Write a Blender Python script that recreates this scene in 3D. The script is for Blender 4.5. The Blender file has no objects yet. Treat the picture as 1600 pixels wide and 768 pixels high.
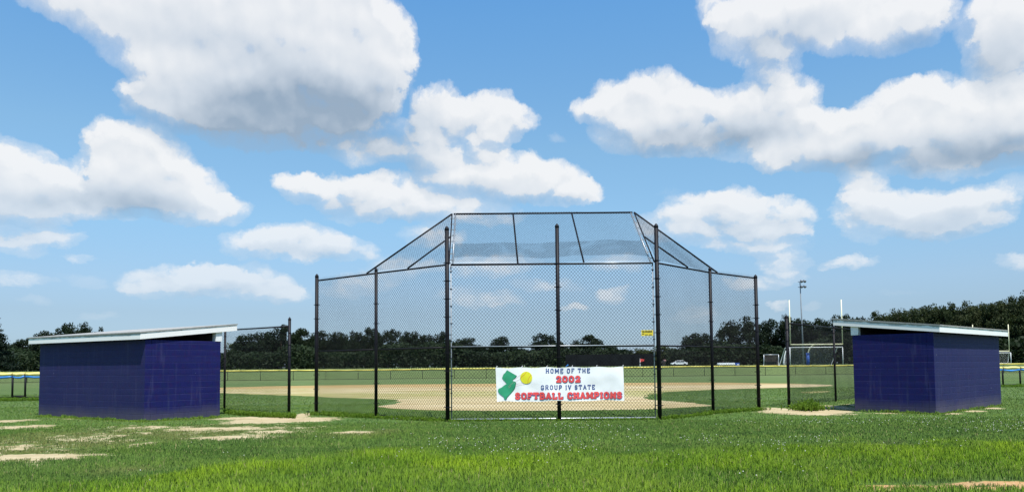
import bpy, bmesh, math, random
import numpy as np
from mathutils import Vector, Matrix

scene = bpy.context.scene
COL = scene.collection
rnd = random.Random(7)
nrng = np.random.default_rng(11)

# ------------------------------------------------------------------ camera
F = 1200.0                      # focal length in photo pixels (1600 wide)
EYE = 1.6
PITCH = math.radians(3.2)
ROLL = math.radians(0.52)
HORIZON = 570.7
CY = HORIZON - F * math.tan(PITCH)
fwd = Vector((0, math.cos(PITCH), math.sin(PITCH)))
up0 = Vector((0, -math.sin(PITCH), math.cos(PITCH)))
rt0 = Vector((1, 0, 0))
RT = (rt0 * math.cos(ROLL) - up0 * math.sin(ROLL)).normalized()
UP = (up0 * math.cos(ROLL) + rt0 * math.sin(ROLL)).normalized()
CAM = Vector((0, 0, EYE))
cd = bpy.data.cameras.new('camera')
cam = bpy.data.objects.new('camera', cd)
COL.objects.link(cam)
m = Matrix((RT, UP, -fwd)).transposed().to_4x4()
m.translation = CAM
cam.matrix_world = m
cd.sensor_fit = 'HORIZONTAL'
cd.sensor_width = 36.0
cd.lens = 36.0 * F / 1600.0
cd.shift_y = (CY - 384.0) / 1600.0
cd.clip_start = 0.1
cd.clip_end = 6000
scene.camera = cam

def ray(px, py):
    return (RT * ((px - 800) / F) + UP * ((CY - py) / F) + fwd)
def gnd(px, py, z=0.0):
    d = ray(px, py); t = (z - EYE) / d.z
    return CAM + d * t
def at(px, py, Y):
    d = ray(px, py); return CAM + d * (Y / d.y)
def hor(px):                    # pixel row of the horizon in column px
    return HORIZON - (px - 800) * math.tan(ROLL)
def xat(px, Y, z=0.0):          # world x of something at column px, distance Y, height z
    py = hor(px) - (z - EYE) * F / Y
    return at(px, py, Y).x

# ------------------------------------------------------------------ light
SUN_EL = math.radians(65)
SUN_AZ = math.radians(23)       # behind the camera, to the right
sdir = Vector((math.sin(SUN_AZ) * math.cos(SUN_EL), -math.cos(SUN_AZ) * math.cos(SUN_EL), math.sin(SUN_EL)))
sl = bpy.data.lights.new('sun', 'SUN')
sl.energy = 4.4
sl.angle = math.radians(0.5)
sl.color = (1.0, 0.965, 0.90)
so = bpy.data.objects.new('sun', sl)
so.rotation_euler = sdir.to_track_quat('Z', 'Y').to_euler()
COL.objects.link(so)

scene.view_settings.view_transform = 'Standard'
scene.view_settings.look = 'None'
scene.view_settings.gamma = 1.0
scene.view_settings.exposure = 0.6
scene.view_settings.use_curve_mapping = False

# ------------------------------------------------------------------ sky
class NT:
    """small helper for writing node trees"""
    def __init__(self, tree):
        self.t = tree
    def n(self, kind, **kw):
        nd = self.t.nodes.new(kind)
        for k, v in kw.items():
            setattr(nd, k, v)
        return nd
    def link(self, a, b):
        self.t.links.new(a, b)
    def _in(self, sock, v):
        if v is None:
            return
        if isinstance(v, bpy.types.NodeSocket):
            self.link(v, sock)
        else:
            sock.default_value = v
    def math(self, op, a, b=None, c=None, clamp=False):
        nd = self.n('ShaderNodeMath', operation=op, use_clamp=clamp)
        self._in(nd.inputs[0], a); self._in(nd.inputs[1], b); self._in(nd.inputs[2], c)
        return nd.outputs[0]
    def vmath(self, op, a, b=None, c=None):
        nd = self.n('ShaderNodeVectorMath', operation=op)
        self._in(nd.inputs[0], a); self._in(nd.inputs[1], b)
        if c is not None: self._in(nd.inputs[2], c)
        return nd.outputs['Value' if op in ('DOT_PRODUCT', 'LENGTH', 'DISTANCE') else 'Vector']
    def noise(self, vec, scale, detail=4, rough=0.5, dist=0.0, out='Fac', dims='3D', lac=2.0):
        nd = self.n('ShaderNodeTexNoise', noise_dimensions=dims)
        self._in(nd.inputs['Vector'], vec)
        nd.inputs['Scale'].default_value = scale
        nd.inputs['Detail'].default_value = detail
        nd.inputs['Roughness'].default_value = rough
        nd.inputs['Lacunarity'].default_value = lac
        nd.inputs['Distortion'].default_value = dist
        return nd.outputs[out]
    def range(self, v, a, b, c=0.0, d=1.0, smooth=False):
        nd = self.n('ShaderNodeMapRange', interpolation_type='SMOOTHSTEP' if smooth else 'LINEAR')
        self._in(nd.inputs[0], v); self._in(nd.inputs[1], a); self._in(nd.inputs[2], b)
        self._in(nd.inputs[3], c); self._in(nd.inputs[4], d)
        return nd.outputs[0]
    def mix(self, f, a, b, mode='MIX'):
        nd = self.n('ShaderNodeMix', data_type='RGBA', blend_type=mode)
        self._in(nd.inputs[0], f); self._in(nd.inputs[6], a); self._in(nd.inputs[7], b)
        return nd.outputs[2]
    def fmix(self, f, a, b):
        nd = self.n('ShaderNodeMix', data_type='FLOAT')
        self._in(nd.inputs[0], f); self._in(nd.inputs[2], a); self._in(nd.inputs[3], b)
        return nd.outputs[0]

# cumulus clouds: centre and radii of each lobe, in photo pixels on the sky
CLOUDS = [
 # the big cloud upper left
 (120,-10,95,42,1),(230,10,130,75,1),(330,40,150,95,1),(440,40,150,120,1.2),(530,70,110,110,1.2),(590,90,62,75,1.1),
 (480,-40,110,70,1),(545,20,45,45,.9),(420,130,170,95,1.1),(330,120,110,70,.9),(225,138,36,26,.9),(280,160,80,40,.7),(440,185,110,45,.8),(560,160,60,60,.7),
 # left pair
 (22,270,52,50,1),(60,305,70,38,.9),(-20,290,70,60,1),(100,312,60,30,.7),
 (190,240,52,46,1.1),(225,262,70,60,1.1),(165,285,65,48,.9),(280,300,75,42,.9),(335,325,55,24,.8),(230,315,100,32,.8),
 (40,362,75,20,.55),(25,386,50,14,.55),(95,372,40,12,.4),(122,400,22,10,.5),(15,436,45,14,.6),(60,468,40,10,.25),(170,490,30,12,.3),(130,435,50,14,.25),
 # centre group
 (690,175,52,44,1),(755,178,55,36,1),(800,190,42,28,.9),(640,200,40,22,.5),(560,235,70,26,.5),(650,235,70,34,.6),
 (700,250,85,48,.8),(770,225,34,26,.9),(800,270,60,38,1),(850,285,62,36,1),(900,302,42,20,.8),(740,295,110,30,.7),
 (870,215,30,16,.22),
 (470,285,34,18,.8),(510,300,65,30,.9),(590,300,52,30,1),(630,325,70,26,.8),(720,335,110,20,.6),(560,335,70,16,.6),
 (395,378,62,24,.75),(465,375,75,28,.85),(535,388,56,22,.75),
 (265,435,66,24,.75),(340,437,60,28,.8),(405,440,72,32,.9),(450,455,45,18,.6),(310,452,100,18,.55),
 # faint ones low behind the backstop
 (760,415,100,24,.5),(620,420,60,26,.5),(560,445,60,22,.5),(780,470,60,14,.4),(860,445,80,14,.35),(960,462,30,15,.7),(720,460,50,20,.35),(900,485,30,9,.5),(680,370,60,18,.5),(960,410,60,20,.4),
 # right band
 (930,165,34,24,.8),(975,155,52,40,1),(1030,165,75,52,1.1),(1100,185,80,50,1),(985,205,70,36,.8),(1060,220,80,24,.6),
 (1185,170,62,54,1),(1240,155,48,36,1),(1180,215,80,34,.8),(1270,195,70,28,.8),(1225,246,36,18,.8),
 (1300,220,100,46,1),(1400,180,70,44,1.1),(1450,165,52,40,1),(1530,185,80,50,1),(1600,180,70,50,1),(1420,230,150,36,.9),(1560,235,110,28,.8),
 (1165,60,55,42,.7),(1140,20,50,40,.7),(1230,30,100,50,.8),(1330,20,110,50,.9),(1410,42,70,40,.8),(1455,14,40,36,.7),(1200,100,48,28,.6),(1120,40,20,12,.5),
 (1570,45,58,55,.8),(1600,85,56,50,.7),(1545,105,36,34,.5),(1610,10,60,50,.7),
 # lower right
 (1150,310,48,30,.9),(1100,330,70,36,.8),(1200,340,62,30,.9),(1050,350,60,30,.7),(1140,370,100,22,.7),(1180,385,70,14,.6),
 (1350,300,38,40,1),(1345,328,56,26,.9),(1440,330,66,40,1),(1505,325,62,36,1),(1430,352,110,24,.8),(1490,370,40,12,.35),(1590,295,50,24,.4),
 (1225,405,40,18,.7),(1235,425,36,12,.5),(1310,408,34,12,.7),(1355,405,22,8,.35),(1180,440,50,12,.6),(1215,473,18,8,.6),(1590,412,30,14,.6),(1270,480,25,8,.25),(1080,490,40,18,.4),(1400,455,60,10,.2),(1040,300,40,14,.2),
 # outside the frame
 (-250,150,150,90,1),(-420,320,160,50,.9),(1900,100,160,90,1),(1850,330,140,40,.8),(2100,260,150,60,.9),(300,-250,260,80,1),(900,-260,220,90,1),(1450,-220,260,90,1),
]
def sky_uv(px, py):
    d = ray(px, py).normalized()
    return math.atan2(d.x, d.y), math.asin(d.z)

world = bpy.data.worlds.new('World')
scene.world = world
world.use_nodes = True
wt = world.node_tree
wt.nodes.clear()

cg = bpy.data.node_groups.new('cloud_field', 'ShaderNodeTree')
cg.interface.new_socket('P', in_out='INPUT', socket_type='NodeSocketVector')
cg.interface.new_socket('D', in_out='OUTPUT', socket_type='NodeSocketFloat')
cg.interface.new_socket('L', in_out='OUTPUT', socket_type='NodeSocketFloat')
g = NT(cg)
gi = g.n('NodeGroupInput'); go = g.n('NodeGroupOutput')
P = gi.outputs[0]
# noise coordinates shrink towards the horizon, as far clouds do
psep = g.n('ShaderNodeSeparateXYZ'); g.link(P, psep.inputs[0])
pv = g.math('ADD', g.math('MAXIMUM', psep.outputs[1], -0.1), 0.22)
pc = g.n('ShaderNodeCombineXYZ')
g.link(g.math('MULTIPLY', psep.outputs[0], 1.9), pc.inputs[0])
g.link(g.math('LOGARITHM', pv, math.e), pc.inputs[1])
N = pc.outputs[0]
w1 = g.noise(N, 4.6, 2, 0.5, out='Color', dims='2D')
w1 = g.vmath('SUBTRACT', w1, (0.5, 0.5, 0.5))
w2 = g.noise(N, 20.0, 4, 0.65, out='Color', dims='2D')
w2 = g.vmath('SUBTRACT', w2, (0.5, 0.5, 0.5))
PW = g.vmath('MULTIPLY_ADD', w1, (0.050, 0.034, 0), P)
PW = g.vmath('MULTIPLY_ADD', w2, (0.022, 0.018, 0), PW)
S = g.vmath('MULTIPLY', PW, (1, 1, 0))     # (u, v, sum so far): a chain, so the shader stays small
for (cx, cy, rx, ry, w) in CLOUDS:
    u, v = sky_uv(cx, cy)
    iu, iv = F / (rx * 1.12), F / (ry * 1.12)
    q = g.vmath('MULTIPLY_ADD', S, (iu, iv, 0), (-u * iu, -v * iv, 0))
    r2 = g.vmath('DOT_PRODUCT', q, q)
    b = g.math('SUBTRACT', 1.0, r2, clamp=True)
    S = g.vmath('MULTIPLY_ADD', b, (0, 0, w), S)
sp = g.n('ShaderNodeSeparateXYZ'); g.link(S, sp.inputs[0])
acc = sp.outputs[2]
acc = g.math('MINIMUM', acc, 1.35)
NW = g.vmath('MULTIPLY_ADD', w2, (0.05, 0.05, 0), N)
# puffs
NS = g.vmath('MULTIPLY_ADD', w2, (0.02, 0.02, 0), N)
vs = g.n('ShaderNodeTexVoronoi', voronoi_dimensions='2D', feature='SMOOTH_F1')
g.link(NS, vs.inputs['Vector'])
vs.inputs['Scale'].default_value = 12
vs.inputs['Detail'].default_value = 1.5
vs.inputs['Roughness'].default_value = 0.5
vs.inputs['Smoothness'].default_value = 0.6
puffs = g.math('SUBTRACT', 0.5, vs.outputs['Distance'])
vn = g.n('ShaderNodeTexVoronoi', voronoi_dimensions='2D', feature='SMOOTH_F1')
g.link(NW, vn.inputs['Vector'])
vn.inputs['Scale'].default_value = 11
vn.inputs['Detail'].default_value = 3.0
vn.inputs['Roughness'].default_value = 0.6
vn.inputs['Smoothness'].default_value = 0.35
puff = g.math('SUBTRACT', 0.5, vn.outputs['Distance'])
fb = g.noise(NW, 7.0, 11, 0.70, dims='2D')
fb = g.math('SUBTRACT', fb, 0.5)
nz = g.math('MULTIPLY', fb, 1.5)
nz = g.math('MULTIPLY_ADD', puff, 0.38, nz)
nz = g.math('MULTIPLY', nz, g.range(acc, 0.0, 0.7, 0.45, 1.0))
D = g.math('ADD', acc, nz)
D = g.math('SUBTRACT', D, 0.13)
gate = g.range(acc, 0.0, 0.34, smooth=True)          # no cloud away from a lobe
D = g.math('ADD', D, g.math('SUBTRACT', gate, 1.0))
g.link(D, go.inputs[0])
# the same body without its finest detail, for the light inside it
fs = g.math('SUBTRACT', g.noise(NS, 6.5, 4, 0.5, dims='2D'), 0.5)
LL = g.math('MULTIPLY_ADD', puffs, 0.50, g.math('MULTIPLY_ADD', fs, 1.0, acc))
g.link(g.math('SUBTRACT', LL, 0.22), go.inputs[1])

# thick cloud bases, grey from below: centre, radii, depth
BASES = [
 (440,190,230,75,1.0),(520,150,150,60,.55),(380,225,140,36,.5),(300,60,150,36,.30),(620,230,60,30,.35),(430,95,120,30,.18),
 (215,318,95,30,.75),(0,335,80,30,.35),(50,375,70,14,.25),(90,320,60,20,.3),
 (690,205,90,22,.3),(640,270,70,26,.45),(730,300,110,26,.35),(860,312,80,14,.3),(520,330,90,22,.45),(650,345,70,20,.3),
 (470,395,100,16,.35),(340,450,110,16,.3),
 (1060,222,160,36,.65),(1180,212,90,34,.45),(1450,242,200,32,.65),(1300,252,90,24,.45),(1560,245,90,26,.5),(1560,100,60,50,.5),(1200,100,70,45,.42),(1250,50,90,30,.3),(1420,72,90,20,.42),
 (1150,365,110,26,.4),(1470,352,120,22,.4),(1350,345,50,14,.3),
]
bgp = bpy.data.node_groups.new('cloud_bases', 'ShaderNodeTree')
bgp.interface.new_socket('P', in_out='INPUT', socket_type='NodeSocketVector')
bgp.interface.new_socket('B', in_out='OUTPUT', socket_type='NodeSocketFloat')
h = NT(bgp)
hi = h.n('NodeGroupInput'); ho = h.n('NodeGroupOutput')
hn = h.vmath('SUBTRACT', h.noise(hi.outputs[0], 16.0, 4, 0.55, out='Color', dims='2D'), (0.5, 0.5, 0.5))
S = h.vmath('MULTIPLY', h.vmath('MULTIPLY_ADD', hn, (0.030, 0.022, 0), hi.outputs[0]), (1, 1, 0))
for (cx, cy, rx, ry, wgt) in BASES:
    u, v = sky_uv(cx, cy)
    iu, iv = F / (rx * 1.25), F / (ry * 1.25)
    q = h.vmath('MULTIPLY_ADD', S, (iu, iv, 0), (-u * iu, -v * iv, 0))
    b = h.math('SUBTRACT', 1.0, h.vmath('DOT_PRODUCT', q, q), clamp=True)
    b = h.math('MULTIPLY', b, b)
    S = h.vmath('MULTIPLY_ADD', b, (0, 0, wgt), S)
hs = h.n('ShaderNodeSeparateXYZ'); h.link(S, hs.inputs[0])
h.link(h.math('MINIMUM', hs.outputs[2], 1.0), ho.inputs[0])

w = NT(wt)
tc = w.n('ShaderNodeTexCoord')
sep = w.n('ShaderNodeSeparateXYZ'); w.link(tc.outputs['Generated'], sep.inputs[0])
U = w.math('ARCTAN2', sep.outputs[0], sep.outputs[1])
V = w.math('ARCSINE', sep.outputs[2])
cmb = w.n('ShaderNodeCombineXYZ'); w.link(U, cmb.inputs[0]); w.link(V, cmb.inputs[1])
def field(off, k):
    nd = w.n('ShaderNodeGroup'); nd.node_tree = cg
    w.link(w.vmath('ADD', cmb.outputs[0], off) if off else cmb.outputs[0], nd.inputs[0])
    return nd.outputs[k]
D0 = field(None, 0)
L0 = field(None, 1)
L1 = field((0.005, 0.013, 0), 1)
nb = w.n('ShaderNodeGroup'); nb.node_tree = bgp
w.link(cmb.outputs[0], nb.inputs[0])
BASE = nb.outputs[0]
sky = w.n('ShaderNodeTexSky', sky_type='NISHITA')
sky.sun_disc = False
sky.sun_elevation = SUN_EL
sky.sun_rotation = math.pi - SUN_AZ
sky.altitude = 0
sky.air_density = 1.0
sky.dust_density = 0.35
sky.ozone_density = 3.5
SKY_STRENGTH = 0.094
# thin summer haze: clouds fade out towards the horizon
lowf = w.range(V, 0.03, 0.25, 0.0, 1.0, smooth=True)
# soft undersides, crisp tops
slope = w.math('SUBTRACT', L1, L0)
under = w.math('MULTIPLY', slope, 3.2, clamp=True)
width = w.fmix(under, 0.50, 1.45)
alpha = w.range(D0, -0.05, width, 0.0, 1.0, smooth=True)
veil = w.range(D0, -0.75, 0.20, 0.0, 0.30, smooth=True)
alpha = w.math('MULTIPLY_ADD', alpha, w.math('SUBTRACT', 1.0, veil), veil)
alpha = w.math('MULTIPLY', alpha, w.fmix(lowf, 0.46, 0.91))
# light: tops face the sun, thick bases are grey
lit = w.math('MULTIPLY_ADD', slope, -0.46, 0.83)
lit = w.math('MULTIPLY_ADD', BASE, -0.80, lit)
lit = w.math('MINIMUM', w.math('MAXIMUM', lit, 0.0), 1.0)
c_dark = (0.34, 0.43, 0.54, 1)
c_mid = (0.69, 0.745, 0.81, 1)
c_lit = (0.965, 0.965, 0.965, 1)
ccol = w.mix(w.range(lit, 0.0, 0.5), c_dark, c_mid)
ccol = w.mix(w.range(lit, 0.5, 1.0), ccol, c_lit)
ccol = w.mix(1.0, ccol, (1 / SKY_STRENGTH * .645,) * 3 + (1,), 'MULTIPLY')
skyc = sky.outputs[0]
# how the camera drew the blue: deep above, pale and grey-blue at the horizon
ramp = w.n('ShaderNodeValToRGB')
w.link(w.math('MULTIPLY', V, 2.0, clamp=True), ramp.inputs[0])
els = ramp.color_ramp.elements
els[0].position, els[0].color = 0.0, (.42, .55, .92, 1)
els[1].position, els[1].color = 1.0, (.82, 1.36, 1.54, 1)
for pos, col in ((.06, (.50, .62, .86, 1)), (.135, (.61, .67, .80, 1)), (.20, (.75, .80, .88, 1)), (.36, (.92, 1.06, 1.05, 1)), (.55, (1.02, 1.22, 1.16, 1)), (.86, (.90, 1.34, 1.43, 1))):
    e = els.new(pos); e.color = col
skyc = w.mix(1.0, skyc, ramp.outputs[0], 'MULTIPLY')
out = w.mix(alpha, skyc, ccol)
bg = w.n('ShaderNodeBackground'); bg.inputs[1].default_value = SKY_STRENGTH
w.link(out, bg.inputs[0])
wo = w.n('ShaderNodeOutputWorld'); w.link(bg.outputs[0], wo.inputs[0])
world.cycles.sampling_method = 'MANUAL'
world.cycles.sample_map_resolution = 512

# ------------------------------------------------------------------ helpers
class MB:
    """collects simple shapes into one mesh"""
    def __init__(self):
        self.v = []; self.f = []
    def add(self, vs, fs):
        b = len(self.v)
        self.v += [tuple(p) for p in vs]
        self.f += [tuple(i + b for i in f) for f in fs]
        return self
    def box(self, c, s, rot=None):
        x, y, z = s[0] / 2, s[1] / 2, s[2] / 2
        vs = [Vector((a * x, b * y, d * z)) for a in (-1, 1) for b in (-1, 1) for d in (-1, 1)]
        if rot is not None: vs = [rot @ p for p in vs]
        vs = [p + Vector(c) for p in vs]
        return self.add(vs, [(0, 1, 3, 2), (4, 6, 7, 5), (0, 4, 5, 1), (2, 3, 7, 6), (0, 2, 6, 4), (1, 5, 7, 3)])
    def tube(self, p0, p1, r, n=8, r1=None, caps=True):
        return self.path([p0, p1], [r, r if r1 is None else r1], n, caps)
    def path(self, pts, rad, n=8, caps=True):
        pts = [Vector(p) for p in pts]
        if not isinstance(rad, (list, tuple)): rad = [rad] * len(pts)
        base = len(self.v)
        prev = None
        for i, p in enumerate(pts):
            t = (pts[min(i + 1, len(pts) - 1)] - pts[max(i - 1, 0)]).normalized()
            if prev is None:
                a = Vector((0, 0, 1)) if abs(t.z) < 0.9 else Vector((1, 0, 0))
                u = t.cross(a).normalized()
            else:
                u = (prev - t * prev.dot(t)).normalized()
            prev = u
            w_ = t.cross(u)
            for k in range(n):
                an = 2 * math.pi * k / n
                self.v.append(tuple(p + (u * math.cos(an) + w_ * math.sin(an)) * rad[i]))
        for i in range(len(pts) - 1):
            for k in range(n):
                a = base + i * n + k; b = base + i * n + (k + 1) % n
                self.f.append((a, b, b + n, a + n))
        if caps:
            self.f.append(tuple(base + k for k in reversed(range(n))))
            e = base + (len(pts) - 1) * n
            self.f.append(tuple(e + k for k in range(n)))
        return self
    def lathe(self, c, prof, n=12):
        base = len(self.v)
        for (r, z) in prof:
            for k in range(n):
                an = 2 * math.pi * k / n
                self.v.append((c[0] + r * math.cos(an), c[1] + r * math.sin(an), c[2] + z))
        for i in range(len(prof) - 1):
            for k in range(n):
                a = base + i * n + k; b = base + i * n + (k + 1) % n
                self.f.append((a, b, b + n, a + n))
        self.f.append(tuple(base + k for k in reversed(range(n))))
        e = base + (len(prof) - 1) * n
        self.f.append(tuple(e + k for k in range(n)))
        return self
    def prism(self, poly, a, b):
        """poly: list of 2D; a(p)->3D front, b(p)->3D back"""
        n = len(poly)
        vs = [a(p) for p in poly] + [b(p) for p in poly]
        fs = [tuple(range(n)), tuple(range(2 * n - 1, n - 1, -1))]
        fs += [(i, i + n, (i + 1) % n + n, (i + 1) % n) for i in range(n)]
        return self.add(vs, fs)
    def build(self, name, mt, parent=None, smooth=False, bevel=0.0, fix=True):
        me = bpy.data.meshes.new(name)
        off = Vector((0, 0, 0))
        q = parent; local = False
        while q is not None:
            off = off + q.location; local = local or bool(q.get('_local')); q = q.parent
        if local: off = Vector((0, 0, 0))
        me.from_pydata([tuple(Vector(p) - off) for p in self.v], [], self.f)
        if fix:
            bm = bmesh.new(); bm.from_mesh(me)
            bmesh.ops.recalc_face_normals(bm, faces=bm.faces)
            if bevel > 0:
                bmesh.ops.bevel(bm, geom=list(bm.edges), offset=bevel, segments=1, affect='EDGES')
            bm.to_mesh(me); bm.free()
        me.materials.append(mt)
        if smooth:
            me.polygons.foreach_set('use_smooth', [True] * len(me.polygons))
        me.update()
        o = bpy.data.objects.new(name, me)
        COL.objects.link(o)
        if parent is not None: o.parent = parent
        return o

def np_mesh(name, verts, faces_flat, face_sizes, mt, parent=None, attrs=None, smooth=False):
    me = bpy.data.meshes.new(name)
    nv = len(verts)
    me.vertices.add(nv)
    me.vertices.foreach_set('co', np.asarray(verts, np.float32).ravel())
    me.loops.add(len(faces_flat))
    me.loops.foreach_set('vertex_index', np.asarray(faces_flat, np.int32))
    me.polygons.add(len(face_sizes))
    st = np.concatenate([[0], np.cumsum(face_sizes)[:-1]]).astype(np.int32)
    me.polygons.foreach_set('loop_start', st)
    if smooth:
        me.polygons.foreach_set('use_smooth', np.ones(len(face_sizes), bool))
    for k, a in (attrs or {}).items():
        at_ = me.attributes.new(k, 'FLOAT', 'POINT')
        at_.data.foreach_set('value', np.asarray(a, np.float32))
    me.materials.append(mt)
    me.update(calc_edges=True)
    me.validate()
    o = bpy.data.objects.new(name, me)
    COL.objects.link(o)
    if parent is not None: o.parent = parent
    return o

def tag(o, label=None, cat=None, group=None, kind=None):
    if label: o['label'] = label
    if cat: o['category'] = cat
    if group: o['group'] = group
    if kind: o['kind'] = kind
    return o
def thing(name, label, cat, loc=(0, 0, 0), rz=0.0, group=None, local=False):
    o = bpy.data.objects.new(name, None)
    o.empty_display_size = 0.3
    COL.objects.link(o)
    o.location = loc; o.rotation_euler = (0, 0, rz)
    if local or rz: o['_local'] = 1
    return tag(o, label, cat, group)
def dup(root):
    r = root.copy(); COL.objects.link(r)
    for ch in list(root.children):
        c = ch.copy(); COL.objects.link(c); c.parent = r
        for g_ in list(ch.children):
            d = g_.copy(); COL.objects.link(d); d.parent = c
    return r

# 2D value noise for the shapes that the meshes and their shaders share
_tab = np.random.default_rng(5).random((512, 512))
def vnoise(x, y):
    xi = np.floor(x).astype(int); yi = np.floor(y).astype(int)
    fx = x - xi; fy = y - yi
    fx = fx * fx * (3 - 2 * fx); fy = fy * fy * (3 - 2 * fy)
    a = _tab[xi % 512, yi % 512]; b = _tab[(xi + 1) % 512, yi % 512]
    c = _tab[xi % 512, (yi + 1) % 512]; d = _tab[(xi + 1) % 512, (yi + 1) % 512]
    return (a * (1 - fx) + b * fx) * (1 - fy) + (c * (1 - fx) + d * fx) * fy
def fbm(x, y, sc, octv=4, seed=0):
    s = 0; a = 0.5; n = 0
    for i in range(octv):
        s = s + a * vnoise(x * sc + 37.1 * i + seed * 11.3, y * sc + 91.7 * i + seed * 5.9); n += a
        a *= 0.5; sc *= 2.03
    return s / n
def sstep(a, b, x):
    t = np.clip((x - a) / (b - a), 0, 1)
    return t * t * (3 - 2 * t)

# ------------------------------------------------------------------ materials
def mat(name):
    m_ = bpy.data.materials.new(name); m_.use_nodes = True
    m_.node_tree.nodes.clear()
    n_ = NT(m_.node_tree)
    out_ = n_.n('ShaderNodeOutputMaterial')
    return m_, n_, out_
def principled(n_, out_, color, rough=0.6, metal=0.0, spec=0.5, bump=None, bstr=0.3, bdist=0.02):
    p = n_.n('ShaderNodeBsdfPrincipled')
    n_._in(p.inputs['Base Color'], color)
    n_._in(p.inputs['Roughness'], rough)
    n_._in(p.inputs['Metallic'], metal)
    n_._in(p.inputs['Specular IOR Level'], spec)
    if bump is not None:
        b = n_.n('ShaderNodeBump'); b.inputs['Strength'].default_value = bstr; b.inputs['Distance'].default_value = bdist
        n_.link(bump, b.inputs['Height']); n_.link(b.outputs[0], p.inputs['Normal'])
    n_.link(p.outputs[0], out_.inputs[0])
    return p
def ocoord(n_):
    return n_.n('ShaderNodeTexCoord').outputs['Object']
def wpos(n_):
    return n_.n('ShaderNodeNewGeometry').outputs['Position']
def attr(n_, name):
    a = n_.n('ShaderNodeAttribute'); a.attribute_name = name
    return a.outputs['Fac']
def rgb(r, g_, b): return (r, g_, b, 1)

def simple(name, color, color2=None, scale=8.0, rough=0.5, metal=0.0, spec=0.5, detail=4, bstr=0.0):
    m_, n_, o_ = mat(name)
    pos = wpos(n_)
    nz_ = n_.noise(pos, scale, detail, 0.6)
    c = n_.mix(n_.range(nz_, 0.35, 0.7), color, color2 or tuple(min(1, x * 0.75) for x in color[:3]) + (1,))
    principled(n_, o_, c, rough, metal, spec, nz_ if bstr else None, bstr)
    return m_

M = {}
M['black_pipe'] = simple('black_pipe', rgb(.005, .005, .008), rgb(.010, .008, .010), 3.0, 0.55, spec=0.2)
M['black_wire'] = simple('black_wire', rgb(.006, .006, .009), rgb(.011, .011, .014), 2.0, 0.6, spec=0.2)
M['galvanised'] = simple('galvanised', rgb(.50, .52, .54), rgb(.36, .38, .40), 14.0, 0.42, 0.55)
M['white_paint'] = simple('white_paint', rgb(.78, .79, .78), rgb(.66, .67, .66), 6.0, 0.5)
M['cream_paint'] = simple('cream_paint', rgb(.78, .74, .50), rgb(.70, .66, .42), 3.0, 0.5)
M['yellow_cap'] = simple('yellow_cap', rgb(.74, .60, .10), rgb(.62, .50, .10), 5.0, 0.5)
M['yellow_pad'] = simple('yellow_pad', rgb(.80, .66, .20), rgb(.70, .58, .20), 4.0, 0.5)
M['blue_pad'] = simple('blue_pad', rgb(.03, .17, .50), rgb(.04, .24, .58), 4.0, 0.5)
M['blue_dark_pad'] = simple('blue_dark_pad', rgb(.02, .06, .22), rgb(.02, .05, .17), 4.0, 0.5)
M['red_cloth'] = simple('red_cloth', rgb(.75, .06, .05), rgb(.6, .05, .05), 5.0, 0.7)
M['shingle'] = simple('shingle', rgb(.34, .335, .31), rgb(.24, .235, .22), 9.0, 0.9, bstr=0.4)
M['net'] = simple('net', rgb(.55, .55, .55), rgb(.45, .45, .45), 2.0, 0.7)
M['brown_net'] = simple('brown_net', rgb(.10, .08, .08), rgb(.08, .065, .065), 2.0, 0.8)
M['windscreen'] = simple('windscreen', rgb(.005, .006, .007), rgb(.011, .013, .014), 0.6, 0.9, spec=0.1)
M['pink_wall'] = simple('pink_wall', rgb(.30, .18, .17), rgb(.22, .13, .13), 1.4, 0.8)
M['roof_red'] = simple('roof_red', rgb(.22, .12, .11), rgb(.16, .09, .09), 1.4, 0.8)
M['car_white'] = simple('car_white', rgb(.75, .76, .78), rgb(.7, .71, .73), 1.0, 0.25)
M['dark_glass'] = simple('dark_glass', rgb(.02, .025, .03), rgb(.03, .03, .035), 1.0, 0.1)
M['rubber'] = simple('rubber', rgb(.015, .015, .015), rgb(.02, .02, .02), 4.0, 0.8)
M['bark'] = simple('bark', rgb(.055, .043, .033), rgb(.030, .024, .020), 3.0, 0.9, bstr=0.5)
M['bin_blue'] = simple('bin_blue', rgb(.02, .10, .45), rgb(.02, .08, .38), 3.0, 0.5)
M['pole_grey'] = simple('pole_grey', rgb(.20, .225, .25), rgb(.16, .18, .20), 2.0, 0.7)
M['lamp_metal'] = simple('lamp_metal', rgb(.10, .11, .13), rgb(.14, .15, .17), 3.0, 0.5)

def leaf_mat(name, dark, light, yellow, trans=0.28):
    m_, n_, o_ = mat(name)
    t = attr(n_, 'tint')
    oi = n_.n('ShaderNodeObjectInfo')
    c = n_.mix(t, dark, light)
    c = n_.mix(n_.math('MULTIPLY', oi.outputs['Random'], 0.45), c, yellow)
    d = n_.n('ShaderNodeBsdfPrincipled')
    n_.link(c, d.inputs['Base Color']); d.inputs['Roughness'].default_value = 0.6
    d.inputs['Specular IOR Level'].default_value = 0.10
    tr = n_.n('ShaderNodeBsdfTranslucent'); n_.link(n_.mix(0.5, c, n_.mix(1.0, c, (1.3, 1.5, .5, 1), 'MULTIPLY')), tr.inputs[0])
    mx = n_.n('ShaderNodeMixShader'); mx.inputs[0].default_value = trans
    n_.link(d.outputs[0], mx.inputs[1]); n_.link(tr.outputs[0], mx.inputs[2])
    n_.link(mx.outputs[0], o_.inputs[0])
    return m_
M['leaf_far'] = leaf_mat('leaf_far', rgb(.004, .009, .006), rgb(.026, .043, .018), rgb(.024, .034, .015))
M['leaf_right'] = leaf_mat('leaf_right', rgb(.014, .024, .011), rgb(.058, .076, .030), rgb(.062, .068, .030))
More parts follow.
